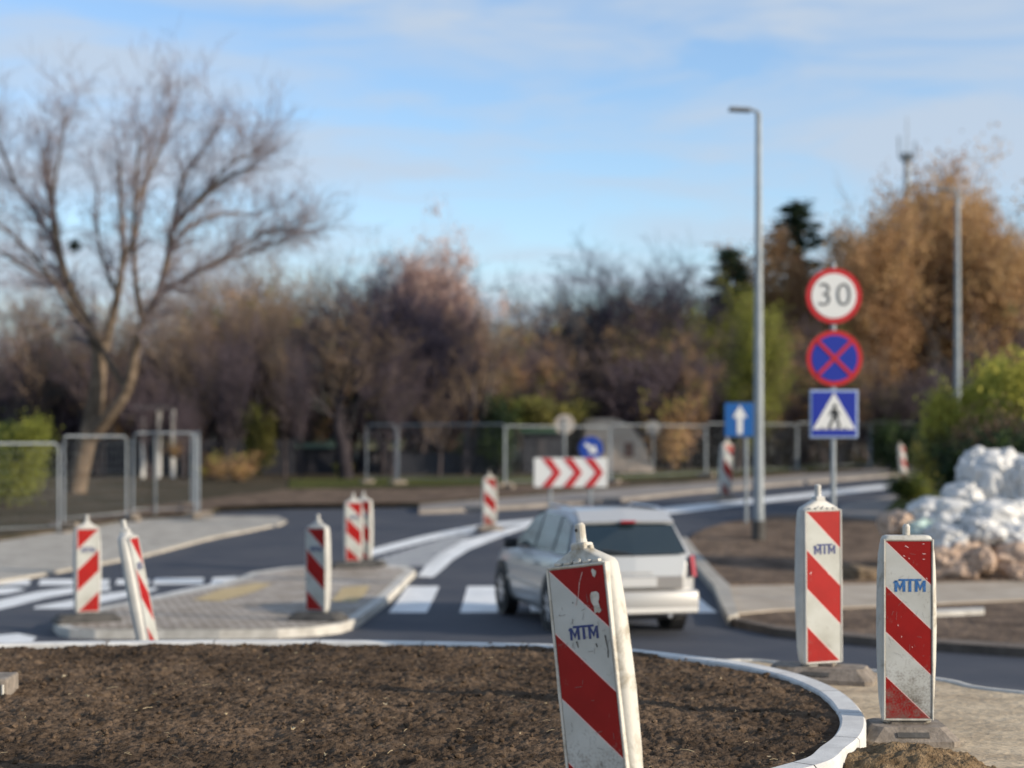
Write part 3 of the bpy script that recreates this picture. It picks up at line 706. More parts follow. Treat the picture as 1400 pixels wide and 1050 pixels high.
for s in (-1, 1):
    a = [(s*.755, -.90, .73), (s*.82, -.86, .73), (s*.868, -.74, .74)]; b = [(s*.735, -.86, .98), (s*.79, -.83, .985), (s*.85, -.70, .98)]
    plate_between('tail_light', a, b, m_red, (s*.012, -.014, 0))
    # side glass in three panes
    g0 = [(-.52, .985, 1.31), (.02, .985, 1.43), (.10, .97, 1.43), (.92, .965, 1.43), (1.0, .965, 1.42), (1.92, .955, 1.10)]
    def sx(z): return s*(.813-(z-.95)*.345)
    for (ya, yb, yc, yd, zt0, zt1, nm) in ((-.62, .02, -.42, .02, 1.36, 1.435, 'side_window'), (.10, .92, .10, .92, 1.44, 1.455, 'side_window'), (1.0, 2.02, 1.0, 1.40, 1.45, 1.36, 'side_window')):
        plate_between(nm, [(sx(.99), ya, .99), (sx(.98), yb, .98)], [(sx(zt0), yc, zt0), (sx(zt1), yd, zt1)], m_sglass, (s*.016, 0, 0.004))
    bm = bmesh.new(); box(bm, s*.86-.005, s*.86+.18*s, 1.72, 1.86, .93, 1.07, .03) if s > 0 else box(bm, s*.86-.18, s*.86+.005, 1.72, 1.86, .93, 1.07, .03)
    obj('wing_mirror', bm, m_black, car, smooth=True)
    bm = bmesh.new(); tube(bm, [(s*.585, -.2, 1.5), (s*.585, -.1, 1.545), (s*.585, 1.0, 1.55), (s*.575, 1.15, 1.50)], .016, 8); obj('roof_rail', bm, m_black if 0 else m_rim, car)
    for yy in (.80, 1.72):
        bm = bmesh.new(); box(bm, min(s*.872, s*.9), max(s*.872, s*.9), yy-.22, yy-.04, .80, .83, .006); obj('door_handle', bm, m_silver, car)
    bm = bmesh.new(); box(bm, min(s*.87, s*.888), max(s*.87, s*.888), .35, 2.3, .48, .54, .006); obj('side_trim', bm, m_bump, car)
    for yy in (0, 2.6):
        wx = s*.80
        bm = bmesh.new(); tube(bm, [(s*.70, yy, .335), (s*.892, yy, .335)], .385, 32); ar = obj('wheel_arch', bm, m_black, car)
        wh = bpy.data.objects.new('wheel', None); col.objects.link(wh); wh.parent = car; wh.location = (s*.80, yy, .315)
        bm = bmesh.new(); pr_ = [(-.1, .2), (-.105, .29), (-.085, .312), (0, .318), (.085, .312), (.105, .29), (.1, .2)]; rg = []
        for xx, rr in pr_: rg.append([bm.verts.new((xx*s, rr*math.cos(6.2832*k/32), rr*math.sin(6.2832*k/32))) for k in range(32)])
        for r0, r1 in zip(rg, rg[1:]):
            for k in range(32): bm.faces.new((r0[k], r0[(k+1) % 32], r1[(k+1) % 32], r1[k]))
        bmesh.ops.recalc_face_normals(bm, faces=bm.faces[:]); obj('tyre', bm, m_tyre, wh, smooth=True)
        bm = bmesh.new(); tube(bm, [(s*.07, 0, 0), (s*.095, 0, 0)], .06, 16)
        for k in range(7):
            a = 6.2832*k/7; box(bm, -.012, .012, -.022, .022, .04, .2, .006, M=Matrix.Translation((s*.088, 0, 0)) @ Matrix.Rotation(a, 4, 'X'))
        tube(bm, [(s*.06, 0, 0), (s*.065, 0, 0)], .2, 24)
        obj('rim', bm, m_rim, wh)
bm = bmesh.new(); quad(bm, [(-.60, 1.42, 1.445), (.60, 1.42, 1.445), (.70, 2.2, 1.02), (-.70, 2.2, 1.02)]); obj('windscreen', bm, m_glass, car)
bm = bmesh.new(); box(bm, -.7, .7, -.7, 3.2, .2, .3); obj('underbody', bm, m_black, car)
bm = bmesh.new(); tube(bm, [(.45, -.95, .27), (.45, -.8, .27)], .03, 10); obj('exhaust_pipe', bm, m_rim, car)

# ------------------------------------------------------------------ signs, posts
m_galv = mat('galvanised_steel', (.22, .25, .27), (.30, .33, .35), rough=.6, metal=.2, scale=3)
m_signr = mat('sign_red', (.48, .012, .015), rough=.45)
m_signw = mat('sign_white', (.72, .72, .69), rough=.45)
m_signb = mat('sign_deep_blue', (.008, .025, .30), rough=.45)
m_lblue = mat('sign_rim_light', (.35, .45, .65), rough=.5)
m_blk = mat('sign_black', (.02, .02, .02), rough=.6)
m_back = mat('sign_back', (.36, .31, .27), (.42, .37, .32), rough=.6)
def textmesh(body, size, off, bold=.0):
    cu = bpy.data.curves.new('txt', 'FONT'); cu.body = body; cu.size = size; cu.align_x = 'CENTER'; cu.align_y = 'CENTER'; cu.offset = off; cu.extrude = .002
    o = bpy.data.objects.new('txt', cu); col.objects.link(o); dg = bpy.context.evaluated_depsgraph_get(); me = bpy.data.meshes.new_from_object(o.evaluated_get(dg)); bpy.data.objects.remove(o); return me
YS = 24.0; sc_ = F/YS
def zz(py, Y): return EYE-(py-HY)*Y/F
gz = R(YS)+.12
t = thing('sign_post', 'tall post with three signs: 30 limit, no stopping and pedestrian crossing', 'road signs', at(1139, YS, gz), 0)
bm = bmesh.new(); tube(bm, [(0, 0, 0), (0, 0, zz(360, YS)-gz)], .038, 12); obj('post', bm, m_galv, t)
z1 = zz(405, YS)-gz
bm = bmesh.new(); disc(bm, (0, -.055, z1), .405, .02); a = obj('speed_limit_sign', bm, m_signr, t)
bm = bmesh.new(); disc(bm, (0, -.069, z1), .325, .006); obj('sign_face', bm, m_signw, a)
for ch_, dx_ in (('3', -.135), ('0', .14)):
    me = textmesh(ch_, .48, -.006); me.materials.append(mat('numeral_grey', (.07, .075, .08), rough=.6)); o = link('numeral', me, None, a); o.rotation_euler = (rad(90), 0, 0); o.location = (dx_, -.076, z1)
z2 = zz(490, YS)-gz
bm = bmesh.new(); disc(bm, (.01, -.055, z2), .405, .02); a = obj('no_stopping_sign', bm, m_signr, t)
bm = bmesh.new(); disc(bm, (.01, -.069, z2), .335, .006); obj('sign_face', bm, m_signb, a)
bm = bmesh.new()
for s in (-1, 1): box(bm, -.34, .34, -.078, -.072, -.026, .026, M=Matrix.Translation((.01, (-.003 if s > 0 else 0), z2)) @ Matrix.Rotation(rad(45*s), 4, 'Y'))
obj('red_cross', bm, m_signr, a)
z3 = zz(566, YS)-gz; hs = .35
bm = bmesh.new(); box(bm, -hs, hs, -.065, -.045, z3-hs, z3+hs, .008); a = obj('crossing_sign', bm, m_lblue, t)
bm = bmesh.new(); box(bm, -hs+.03, hs-.03, -.072, -.066, z3-hs+.03, z3+hs-.03); obj('sign_face', bm, m_signb, a)
bm = bmesh.new(); prism(bm, [(-.31, z3-.225), (.31, z3-.225), (0, z3+.31)], -.078, -.073); obj('white_triangle', bm, m_signw, a)
bm = bmesh.new(); yA, yB = -.083, -.079
disc(bm, (.012, (yA+yB)/2, z3+.115), .03, .004, 16)
for pts in ([(-.03, z3+.08), (.04, z3+.07), (.05, z3-.04), (-.02, z3-.05)], [(.015, z3-.04), (.05, z3-.04), (.10, z3-.19), (.065, z3-.2)], [(-.02, z3-.04), (.015, z3-.05), (-.055, z3-.2), (-.09, z3-.19)], [(.03, z3+.07), (.05, z3+.06), (.09, z3-.02), (.07, z3-.03)], [(-.03, z3+.07), (-.01, z3+.05), (-.06, z3-.03), (-.08, z3-.02)]): prism(bm, pts, yA, yB)
for k in range(4): prism(bm, [(-.2+k*.11, z3-.215), (-.14+k*.11, z3-.215), (-.14+k*.11, z3-.2), (-.2+k*.11, z3-.2)], yA, yB)
obj('walking_figure', bm, m_blk, a)
# arrow sign
p = gp(1020, 714, .12)
t = thing('arrow_sign', 'small blue square sign with white upward arrow beside the lamp post', 'road sign', p, 0)
bm = bmesh.new(); tube(bm, [(0, 0, 0), (0, 0, zz(553, p.y)-p.z)], .04, 10); obj('post', bm, m_galv, t)
za, zb = zz(551, p.y)-p.z, zz(597, p.y)-p.z; hw = .34; cx = -.15
bm = bmesh.new(); box(bm, cx-hw, cx+hw, -.07, -.045, zb, za, .01); a = obj('sign_panel', bm, mat('arrow_sign_blue', (.006, .10, .34), rough=.5), t)
bm = bmesh.new(); zc = (za+zb)/2; prism(bm, [(cx-.06, zb+.06), (cx+.06, zb+.06), (cx+.06, zc+.05), (cx+.16, zc+.05), (cx, za-.05), (cx-.16, zc+.05), (cx-.06, zc+.05)], -.08, -.073); obj('white_arrow', bm, m_signw, a)
# street lamps
def lamp(label, px, pyb, pyt, arm, off=.12, r=.11):
    p = gp(px, pyb, off); h = zz(pyt, p.y)-p.z
    t = thing('street_lamp', label, 'street lamp', p, 0, 'street lamps')
    bm = bmesh.new(); tube(bm, [(0, 0, 0), (0, 0, .5), (0, 0, h*.5), (0, 0, h)], [r, r, r*.8, r*.52], 14); obj('pole', bm, m_galv, t)
    bm = bmesh.new(); tube(bm, [(0, 0, 0), (0, 0, .38), (0, 0, .39)], [r*1.25, r*1.25, r], 14); obj('pole_sleeve', bm, m_rubd, t)
    bm = bmesh.new(); tube(bm, [(0, 0, h-.05), (0, 0, h+.02), (-.1, 0, h+.06), (-.22, 0, h+.08)], .035, 8); a = obj('arm', bm, m_galv, t)
    bm = bmesh.new(); vs = box(bm, -arm, -.16, -.13, .13, h+.03, h+.10, .02, M=None)
    for q in vs:
        if q.co.x < -arm*.6: q.co.z += .02
    obj('lamp_head', bm, mat('lamp_grey', (.2, .21, .22), rough=.5), t)
lamp('tall grey street lamp rising behind the car, left of the 30 sign', 1037, 738, 155, .6)
lamp('farther street lamp rising behind the yellow hedge at the right', 1309, 668, 262, .7, r=.12)
# mast
Ym = 130; t = thing('antenna_mast', 'thin far mast with small antennas above the orange tree', 'mast', at(1240, Ym, R(Ym)))
hm = zz(160, Ym)-R(Ym); hk = zz(212, Ym)-R(Ym)
bm = bmesh.new(); tube(bm, [(0, 0, 0), (0, 0, hk), (0, 0, hk+.1), (0, 0, hm)], [.33, .24, .07, .04], 8); obj('mast_pole', bm, m_galv, t)
bm = bmesh.new()
for s, h0 in ((-1, .9), (1, .5)): tube(bm, [(0, 0, hk-.6), (s*.6, 0, hk-.2), (s*.65, 0, hk+h0+.6)], .07, 6)
box(bm, -.4, .4, -.3, .3, hk-.5, hk+.15, .05); obj('antenna', bm, mat('dark_metal', (.08, .1, .12), rough=.6), t)
# chevron board
Yc = 42.; t = thing('chevron_sign', 'long white board with red chevrons pointing right behind the car roof', 'road sign', at(780, Yc, R(Yc)), rad(0))
za, zb = zz(626, Yc)-R(Yc), zz(666, Yc)-R(Yc); hw = 50.*Yc/F; zc = (za+zb)/2; hh = (za-zb)/2
for s in (-1, 1):
    bm = bmesh.new(); tube(bm, [(s*hw*.55, .06, 0), (s*hw*.55, .06, za)], .035, 8); obj('post', bm, m_galv, t)
bm = bmesh.new(); box(bm, -hw, hw, -.02, .02, zb, za, .01); a = obj('sign_panel', bm, m_signw, t)
wq = .17
for k in range(3):
    bm = bmesh.new(); x = -hw*.58+k*hw*.58
    prism(bm, [(x-.2, za-.012), (x-.2+wq*1.4, za-.012), (x+.13+wq, zc), (x-.2+wq*1.4, zb+.012), (x-.2, zb+.012), (x+.1, zc)], -.028, -.022)
    obj('red_chevron', bm, m_signr, a)
Yd = 45.; t = thing('round_arrow_sign', 'round blue sign with white arrow behind the right end of the chevron board', 'road sign', at(808, Yd, R(Yd)))
zc = zz(613, Yd)-R(Yd)
bm = bmesh.new(); tube(bm, [(0, .03, 0), (0, .03, zc+.3)], .035, 8); obj('post', bm, m_galv, t)
bm = bmesh.new(); disc(bm, (0, -.02, zc), .33, .02); a = obj('sign_panel', bm, m_bluep, t)
bm = bmesh.new(); q = [(-.2, -.05), (.02, -.05), (.02, -.15), (.22, 0), (.02, .15), (.02, .05), (-.2, .05)]; c4 = math.cos(rad(-38)); s4 = math.sin(rad(-38))
prism(bm, [(x*c4-y*s4, zc+x*s4+y*c4) for x, y in q], -.04, -.032); obj('white_arrow', bm, m_signw, a)
for px, py, Yq, r, lab in ((772, 580, 60., .37, 'back of a large beige round sign left of the cream hut'), (893, 585, 68., .30, 'back of a small pale round sign on its own post right of the cream hut')):
    t = thing('road_sign', lab, 'road sign', at(px, Yq, R(Yq)+.1)); zc = zz(py, Yq)-R(Yq)-.1
    bm = bmesh.new(); tube(bm, [(0, -.03, 0), (0, -.03, zc+.25)], .04, 8); obj('post', bm, m_galv, t)
    bm = bmesh.new(); disc(bm, (0, 0, zc), r, .02); obj('sign_panel', bm, m_back, t)

# ------------------------------------------------------------------ site fences
FRAMES = {}
def fence_panel(wd, key):
    if key in FRAMES: return FRAMES[key]
    H = 2.0; c = .12; r = .03
    bm = bmesh.new()
    pts = [(r, 0, .08), (r, 0, H-c), (r+c*.3, 0, H-c*.3), (r+c, 0, H), (wd-r-c, 0, H), (wd-r-c*.3, 0, H-c*.3), (wd-r, 0, H-c), (wd-r, 0, .08)]
    tube(bm, pts, .021, 8); tube(bm, [(r, 0, .22), (wd-r, 0, .22)], .012, 6)
    me1 = bpy.data.meshes.new('frame'); bm.to_mesh(me1); bm.free(); me1.materials.append(m_galv)
    bm = bmesh.new(); n = int(wd/.12)
    for k in range(1, n): x = wd*k/n; tube(bm, [(x, 0, .22), (x, 0, H)], .0014, 3, cap=False)
    for k in range(1, 9): z = .22+k*.2; tube(bm, [(r, 0, z), (wd-r, 0, z)], .0014, 3, cap=False)
    me2 = bpy.data.meshes.new('wire_mesh'); bm.to_mesh(me2); bm.free(); me2.materials.append(m_galv)
    FRAMES[key] = (me1, me2); return FRAMES[key]
def base_block(parent, x):
    k = 'block'
    if k not in meshes:
        bm = bmesh.new(); box(bm, -.11, .11, -.33, .33, 0, .13, .03); me = bpy.data.meshes.new('foot_block'); bm.normal_update(); bm.to_mesh(me); bm.free(); me.materials.append(m_rubber); meshes[k] = me
    o = link('foot_block', meshes[k], None, parent); o.location = (x, 0, 0)
def fence(a, b, label, group, brace=False):
    d = b-a; wd = math.hypot(d.x, d.y); t = thing('fence_panel', label, 'fence', a, math.atan2(d.y, d.x), group)
    m1, m2 = fence_panel(round(wd, 1), round(wd, 1)); link('frame', m1, None, t, True); link('wire_mesh', m2, None, t); base_block(t, .05); base_block(t, wd-.05)
    if brace:
        bm = bmesh.new(); tube(bm, [(wd*.35, 0, 1.9), (wd*.42, .9, .05)], .028, 8); obj('brace', bm, m_galv, t)
    return t
fl = [(-150, 745), (83, 723), (174, 709), (270, 707)]
pp = [gp(x, y, .12) for x, y in fl]
labs = ['leftmost grey mesh fence panel running out of the picture over the green bush', 'grey mesh fence panel in front of the big bare tree trunk', 'grey mesh fence panel ending at the pavement corner, right of the tree']
for i in range(3):
    a, b = pp[i].copy(), pp[i+1].copy()
    if i: a += (b-a).normalized()*.1
    z_ = (a.z+b.z)/2; fence(a, b, labs[i], 'site fence panels along the left pavement', brace=(i == 2))
a = gp(272, 706, .12); fence(a, a+Vector((-1.2, 5.2, .05)), 'mesh fence panel turned away behind the pavement corner', 'site fence panels along the left pavement')
ff = [(500, 661), (543, 662), (690, 668), (835, 660), (965, 651), (1090, 645), (1190, 640), (1290, 634)]
nm = ['at the far left end of the row, before the dark shed', 'between the shed and the thick middle post, behind the paired boards', 'behind the round green bush, left of the chevron board', 'behind the chevron board and cream hut', 'behind the blue arrow sign', 'behind the 30 sign post', 'at the right end of the row by the hedge']
for i in range(7):
    a, b = gp(*ff[i], .14), gp(*ff[i+1], .14); fence(a, b, 'far site fence panel '+nm[i], 'far site fence panels across the road')
# ------------------------------------------------------------------ bags
def bag(label, px, py, wp, hp, Y, m, seed, group, dep=.6, crease=1.):
    c = Vector(at(px, Y, zz(py, Y))); sx_, sz_ = wp*Y/F/2, hp*Y/F/2
    bm = bmesh.new(); bmesh.ops.create_icosphere(bm, subdivisions=5, radius=1)
    for q in bm.verts:
        n_ = q.co.copy(); sq = lambda a: math.copysign(abs(a)**.75, a)
        p = Vector((sq(n_.x)*sx_, sq(n_.y)*dep/2, sq(n_.z)*sz_))
        w1 = noise.noise(n_*1.5+Vector((seed, 0, seed))); w2 = 1-2*abs(noise.noise(n_*3.2+Vector((0, seed*3, 0)))); w3 = 1-2*abs(noise.noise(Vector((n_.x*4, n_.y*4, n_.z*11))+Vector((seed, 0, 0))))
        wp_ = n_+.5*noise.noise_vector(n_*1.3+Vector((seed, 0, 2))); w4 = 1-3*abs(noise.noise(wp_*3.4+Vector((seed, 1, 0)))); w5 = 1-3*abs(noise.noise(Vector((wp_.x*8, wp_.y*8, wp_.z*5))))
        dv = noise.voronoi(n_*1.5+Vector((seed, seed, 0)))[0]; e = min(.5, dv[1]-dv[0]); dv2 = noise.voronoi(Vector((n_.x*2.2, n_.y*2.2, n_.z*5))+Vector((0, seed, seed)))[0]; e2 = min(.4, dv2[1]-dv2[0])
        p *= 1+.22*w1+crease*(.12*w2+.06*w4+.018*w5+.10*e)-.08
        q.co = p
    o = obj('rubble_bag', bm, m, None, True); o.location = c; o.rotation_euler = (0, random.uniform(-.25, .25), random.uniform(-.4, .4)); tag(o, label, 'bag', group)
m_wbag = mat('white_bag', (.50, .51, .52), (.66, .65, .62), rough=.4, scale=3, bump=.5, bscale=9, bdist=.04)
m_gbag = mat('greenish_bag', (.35, .5, .45), (.65, .72, .7), rough=.55, scale=3, bump=.5, bscale=9, bdist=.04)
m_bbag = mat('beige_bag', (.36, .25, .18), (.56, .42, .32), rough=.75, scale=3, bump=.7, bscale=12, bdist=.04)
GW, GB = 'white plastic bags heaped by the hedge', 'beige sandbags under the white bags'
bags = [('big white bag at the top of the heap, with two tied ears', 1352, 655, 78, 74, 28.6, m_wbag, GW), ('white bag on the top right, cut by the picture edge', 1408, 670, 70, 80, 28.4, m_wbag, GW),
        ('long bluish white bag sloping down the left side of the heap', 1300, 706, 105, 46, 28.3, m_wbag, GW), ('white bag in the middle of the heap below the top one', 1362, 712, 90, 60, 28.1, m_wbag, GW),
        ('flat greenish white bag at the upper left end of the heap', 1262, 722, 70, 30, 28.2, m_gbag, GW), ('cream bag bulging just right of the square-topped board', 1295, 738, 66, 38, 27.8, m_wbag, GW), ('white bag hanging low at the right between the beige ones', 1388, 745, 60, 56, 27.8, m_wbag, GW),
        ('small beige bag at the left tip of the heap', 1224, 716, 40, 32, 28.3, m_bbag, GB), ('beige sandbag, upper of the stack right of the square-topped board', 1298, 758, 76, 34, 27.6, m_bbag, GB), ('beige sandbag lying lowest right of the square-topped board', 1300, 781, 92, 32, 27.5, m_bbag, GB),
        ('small beige sandbag corner poking out above the lowest one', 1340, 766, 34, 34, 27.4, m_bbag, GB), ('large beige sandbag at the right picture edge', 1392, 768, 84, 48, 27.5, m_bbag, GB), ('beige sandbag drooping left of the stack, mostly behind the square-topped board', 1252, 770, 60, 40, 27.7, m_bbag, GB), ('narrow beige sack wedged under the cream bag', 1330, 745, 56, 26, 27.9, m_bbag, GB), ('crumpled white bag left of the big top one', 1318, 680, 52, 40, 28.5, m_wbag, GW), ('small crumpled white bag low in the middle', 1340, 726, 48, 34, 27.7, m_wbag, GW), ('beige sandbag low at the right picture edge', 1410, 786, 80, 22, 27.3, m_bbag, GB)]
for i, (lab, px, py, wp, hp, Y, m, g) in enumerate(bags): bag(lab, px, py, wp, hp, Y, m, i*3.7+1, g, dep=.8, crease=1.2)
for i, dx in enumerate((1335, 1378)):
    bag('left tied ear of the big white bag' if not i else 'right tied ear of the big white bag', dx, 626, 22, 26, 28.5, m_wbag, 60+i, GW, dep=.2)
bag('low pile of ochre sand left of the square-topped board', 1180, 790, 70, 34, 27.2, mat('ochre_sand', (.09, .062, .038), (.22, .16, .10), rough=1, scale=6, bump=1, bscale=20, bdist=.03), 91, 'ochre sand pile', dep=.7, crease=.6)

# ------------------------------------------------------------------ trees
def rvec(rng): 
    while True:
        q = Vector((rng.uniform(-1, 1), rng.uniform(-1, 1), rng.uniform(-1, 1)))
        if .05 < q.length < 1: return q.normalized()
class Tubes:
    def __init__(s): s.v = []; s.f = []
    def seg(s, a, b, ra, rb, n=4):
        d = (b-a).normalized(); u = d.cross(Vector((0, 0, 1)) if abs(d.z) < .9 else Vector((1, 0, 0))).normalized(); w_ = d.cross(u); i0 = len(s.v)
        for p, r in ((a, ra), (b, rb)):
            for k in range(n):
                t = 6.2832*k/n; s.v.append(p+(u*math.cos(t)+w_*math.sin(t))*r)
        for k in range(n): s.f.append((i0+k, i0+(k+1) % n, i0+n+(k+1) % n, i0+n+k))
    def mesh(s, name, m):
        me = bpy.data.meshes.new(name); me.from_pydata([tuple(x) for x in s.v], [], s.f); me.update(); me.materials.append(m)
        for p in me.polygons: p.use_smooth = True
        return me
def grow(T, TW, rng, p, d, r, l, lvl, P, tips):
    """branch of nseg pieces, children along it; fine levels go to TW"""
    nseg = P['seg'][lvl]; tgt = T if lvl < P['split'] else TW
    cur = p; cd_ = d.copy(); rr = r
    nch = P['ch'][lvl] if lvl < len(P['ch']) else 0
    for i in range(nseg):
        cd_ = (cd_+rvec(rng)*P['wob']+Vector((0, 0, P['up'][lvl]))).normalized()
        nx_ = cur+cd_*(l/nseg); r2 = max(P['rmin'], r*(1-.75*(i+1)/nseg))
        tgt.seg(cur, nx_, rr, r2, 6 if lvl == 0 else (4 if lvl < 2 else 3)); cur = nx_; rr = r2
        if nch and (i >= P['bare'][lvl]):
            k = nch/max(1, nseg-P['bare'][lvl]); k = int(k)+(1 if rng.random() < k-int(k) else 0)
            for _ in range(k):
                ax = cd_.cross(rvec(rng)).normalized(); ang = rad(rng.uniform(*P['ang']))
                q = (Matrix.Rotation(ang, 3, ax) @ cd_)
                grow(T, TW, rng, cur-cd_*(l/nseg)*rng.random(), q, max(P['rmin'], rr*.62), l*rng.uniform(*P['len'][lvl]), lvl+1, P, tips)
    if lvl >= P['tip']: tips.append(cur)
m_bark = mat('brown_bark', (.085, .064, .047), (.19, .145, .105), rough=.95, scale=3, bump=.6, bscale=12, bdist=.03, spec=.1)
m_barkd = mat('dark_bark', (.055, .046, .05), (.11, .09, .088), rough=.95, scale=3, spec=.1)
m_twig = mat('twig', (.19, .165, .185), (.30, .26, .27), rough=.9, scale=2, spec=.1)
m_twigp = mat('purple_twig', (.075, .06, .078), (.15, .118, .13), rough=.95, scale=1, spec=.1)
m_twigb = mat('brown_twig', (.14, .105, .08), (.30, .22, .155), rough=.95, scale=1, spec=.1)
m_twigr = mat('pink_twig', (.30, .21, .19), (.42, .30, .26), rough=.9, scale=1, spec=.1)
m_twigg = mat('grey_twig', (.06, .066, .08), (.12, .125, .125), rough=.95, scale=1, spec=.1)
PB = dict(seg=[6, 5, 4, 3, 2], ch=[9, 6, 5, 4], bare=[1, 1, 0, 0], len=[(.55, .85), (.45, .7), (.45, .7), (.4, .7)], up=[.12, .1, .08, .05, 0], wob=.22, ang=(22, 60), rmin=.010, split=2, tip=3)
def bare_proto(seed, h, tw, wide=1., P=PB, bark=m_barkd):
    rng = random.Random(seed); T = Tubes(); TW = Tubes(); tips = []
    nst = rng.choice([1, 2, 3])
    for k in range(nst):
        d = Vector((rng.uniform(-.3, .3)*wide, rng.uniform(-.3, .3), 1)).normalized()
        grow(T, TW, rng, Vector((rng.uniform(-.2, .2), 0, -.1)), d, .24 if nst == 1 else .16, h*.62, 0, P, tips)
    return T.mesh('trunk', bark), TW.mesh('crown', tw), tips
def leaf_mesh(rng, centres, n, spread, size, mats, name='foliage', flat_=1.0):
    v = []; f = []; mi = []
    for i in range(n):
        c = rng.choice(centres); p = c+Vector((rng.gauss(0, spread), rng.gauss(0, spread), rng.gauss(0, spread*flat_))); s = size*rng.uniform(.6, 1.4)
        a = rvec(rng); b = a.cross(rvec(rng)).normalized(); i0 = len(v)
        v += [p-a*s*.5-b*s*.15, p+b*s*.38, p+a*s*.5, p-b*s*.38]; f.append((i0, i0+1, i0+2, i0+3)); mi.append(int(abs(hash((round(c.x*1.3), round(c.y*1.3), round(c.z*1.3)))) % len(mats)) if rng.random() < .8 else rng.randrange(len(mats)))
    me = bpy.data.meshes.new(name); me.from_pydata([tuple(x) for x in v], [], f); me.update()
    for m in mats: me.materials.append(m)
    me.polygons.foreach_set('material_index', mi); return me
def mtree(name, label, group, loc, rz, scale, tr, cr, cat='tree', extra=None):
    t = thing(name, label, cat, loc, rz, group); t.scale = scale
    link('trunk', tr, None, t); link('crown', cr, None, t)
    if extra: link('foliage', extra, None, t)
    return t
# -- the big bare tree, limbs placed after the photo
YB = 50.; zb0 = R(YB)+.12
def bt(px, py, dy=0): return Vector(((px-103)*YB/F, dy, zz(py, YB)-zb0))
rng = random.Random(11); T = Tubes(); TW = Tubes(); tips = []
limbs = [[(100, 700, 0), (108, 650, 0), (120, 600, 0), (130, 545, .1), (133, 500, .2), (128, 465, .3), (105, 425, .5), (85, 385, .6), (68, 330, .8), (58, 270, 1.0), (48, 210, 1.1)],
         [(120, 605, 0), (150, 572, -.3), (178, 535, -.5), (190, 490, -.6), (202, 445, -.7), (225, 405, -.9), (238, 360, -1.0), (248, 310, -1.1), (262, 250, -1.2)],
         [(178, 533, -.5), (155, 500, -.3), (132, 465, 0), (108, 430, -.5), (92, 395, -1.2), (60, 350, -1.8), (20, 310, -2.2)],
         [(133, 500, .2), (143, 450, .6), (152, 400, .8), (158, 340, 1.0), (152, 280, 1.2), (150, 210, 1.3)],
         [(158, 350, 1.0), (172, 310, 1.4), (182, 250, 1.6), (190, 190, 1.7)],
         [(225, 405, -.9), (265, 380, -.6), (310, 350, 0), (350, 320, .5)], [(245, 320, -1.1), (290, 280, -1.6), (330, 255, -2), (365, 245, -2.3)],
         [(68, 335, .8), (30, 280, 1.5), (-5, 240, 2)], [(152, 400, .8), (125, 350, 1.5), (105, 290, 2.4), (100, 230, 3)], [(202, 445, -.7), (205, 380, -2), (215, 300, -3), (225, 220, -3.4)],
         [(85, 385, .6), (40, 370, .3), (-20, 330, .2), (-60, 300, 0)], [(238, 360, -1), (262, 320, -1), (300, 290, .3), (345, 290, 1)],
         [(225, 405, -.9), (275, 370, -.2), (330, 345, .6), (385, 325, .9)], [(290, 280, -1.6), (325, 235, -1.4), (360, 215, -1)], [(262, 250, -1.2), (285, 210, -.8), (300, 180, -.4)], [(350, 320, .5), (380, 310, .3), (405, 318, .2)], [(58, 270, 1), (75, 215, .4), (90, 170, 0)], [(-5, 240, 2), (-25, 190, 2), (-40, 160, 2)], [(215, 300, -3), (245, 220, -2.5), (250, 180, -2)]]
r0s = [.33, .22, .12, .17, .09, .1, .09, .09, .08, .1, .09, .08, .08, .07, .06, .05, .06, .06, .06]
PT = dict(seg=[5, 4, 3, 2, 2], ch=[6, 5, 4, 0], bare=[0, 0, 0, 0], len=[(.55, .85), (.5, .8), (.5, .8), (.5, .8)], up=[.07, .07, .06, .06, 0], wob=.16, ang=(25, 62), rmin=.0055, split=1, tip=3)
crown_c = Vector(bt(150, 400, 0))
for li, lb in enumerate(limbs):
    pts = catmull([bt(*q) for q in lb], 3, closed=False); r0 = r0s[li]; n = len(pts)
    for i in range(n-1):
        ra = r0*(1-.8*i/n); rb = r0*(1-.8*(i+1)/n); T.seg(pts[i], pts[i+1], max(ra, .02), max(rb, .02), 8 if r0 > .12 else 6)
        f_ = (i+1)/n
        if f_ > .42 or li > 3:
            for _ in range(3 if f_ > .7 else 2):
                d = (pts[i+1]-pts[i]).normalized(); out = (pts[i+1]-crown_c).normalized()
                q = (d*.45+out*.8+rvec(rng)*.85+Vector((0, 0, .15))).normalized()
                grow(T, TW, rng, pts[i+1], q, max(.014, rb*.38), rng.uniform(.8, 1.65)*(.75+.35*f_), 1, PT, tips)
t = thing('big_bare_tree', 'large bare tree with fan-shaped leafless crown at the left', 'tree', at(103, YB, zb0))
link('trunk', T.mesh('trunk', m_bark), None, t); link('crown', TW.mesh('crown', m_twig), None, t)
bm = bmesh.new()
for k in range(130):
    c = bt(94, 333, .6); a = rvec(rng)*rng.uniform(.1, .34); tube(bm, [c, c+a], [.02, .008], 3)
tag(obj('mistletoe', bm, leafmat('mistletoe_green', (.03, .045, .03), (.05, .07, .03)), t), 'dark ball of mistletoe')
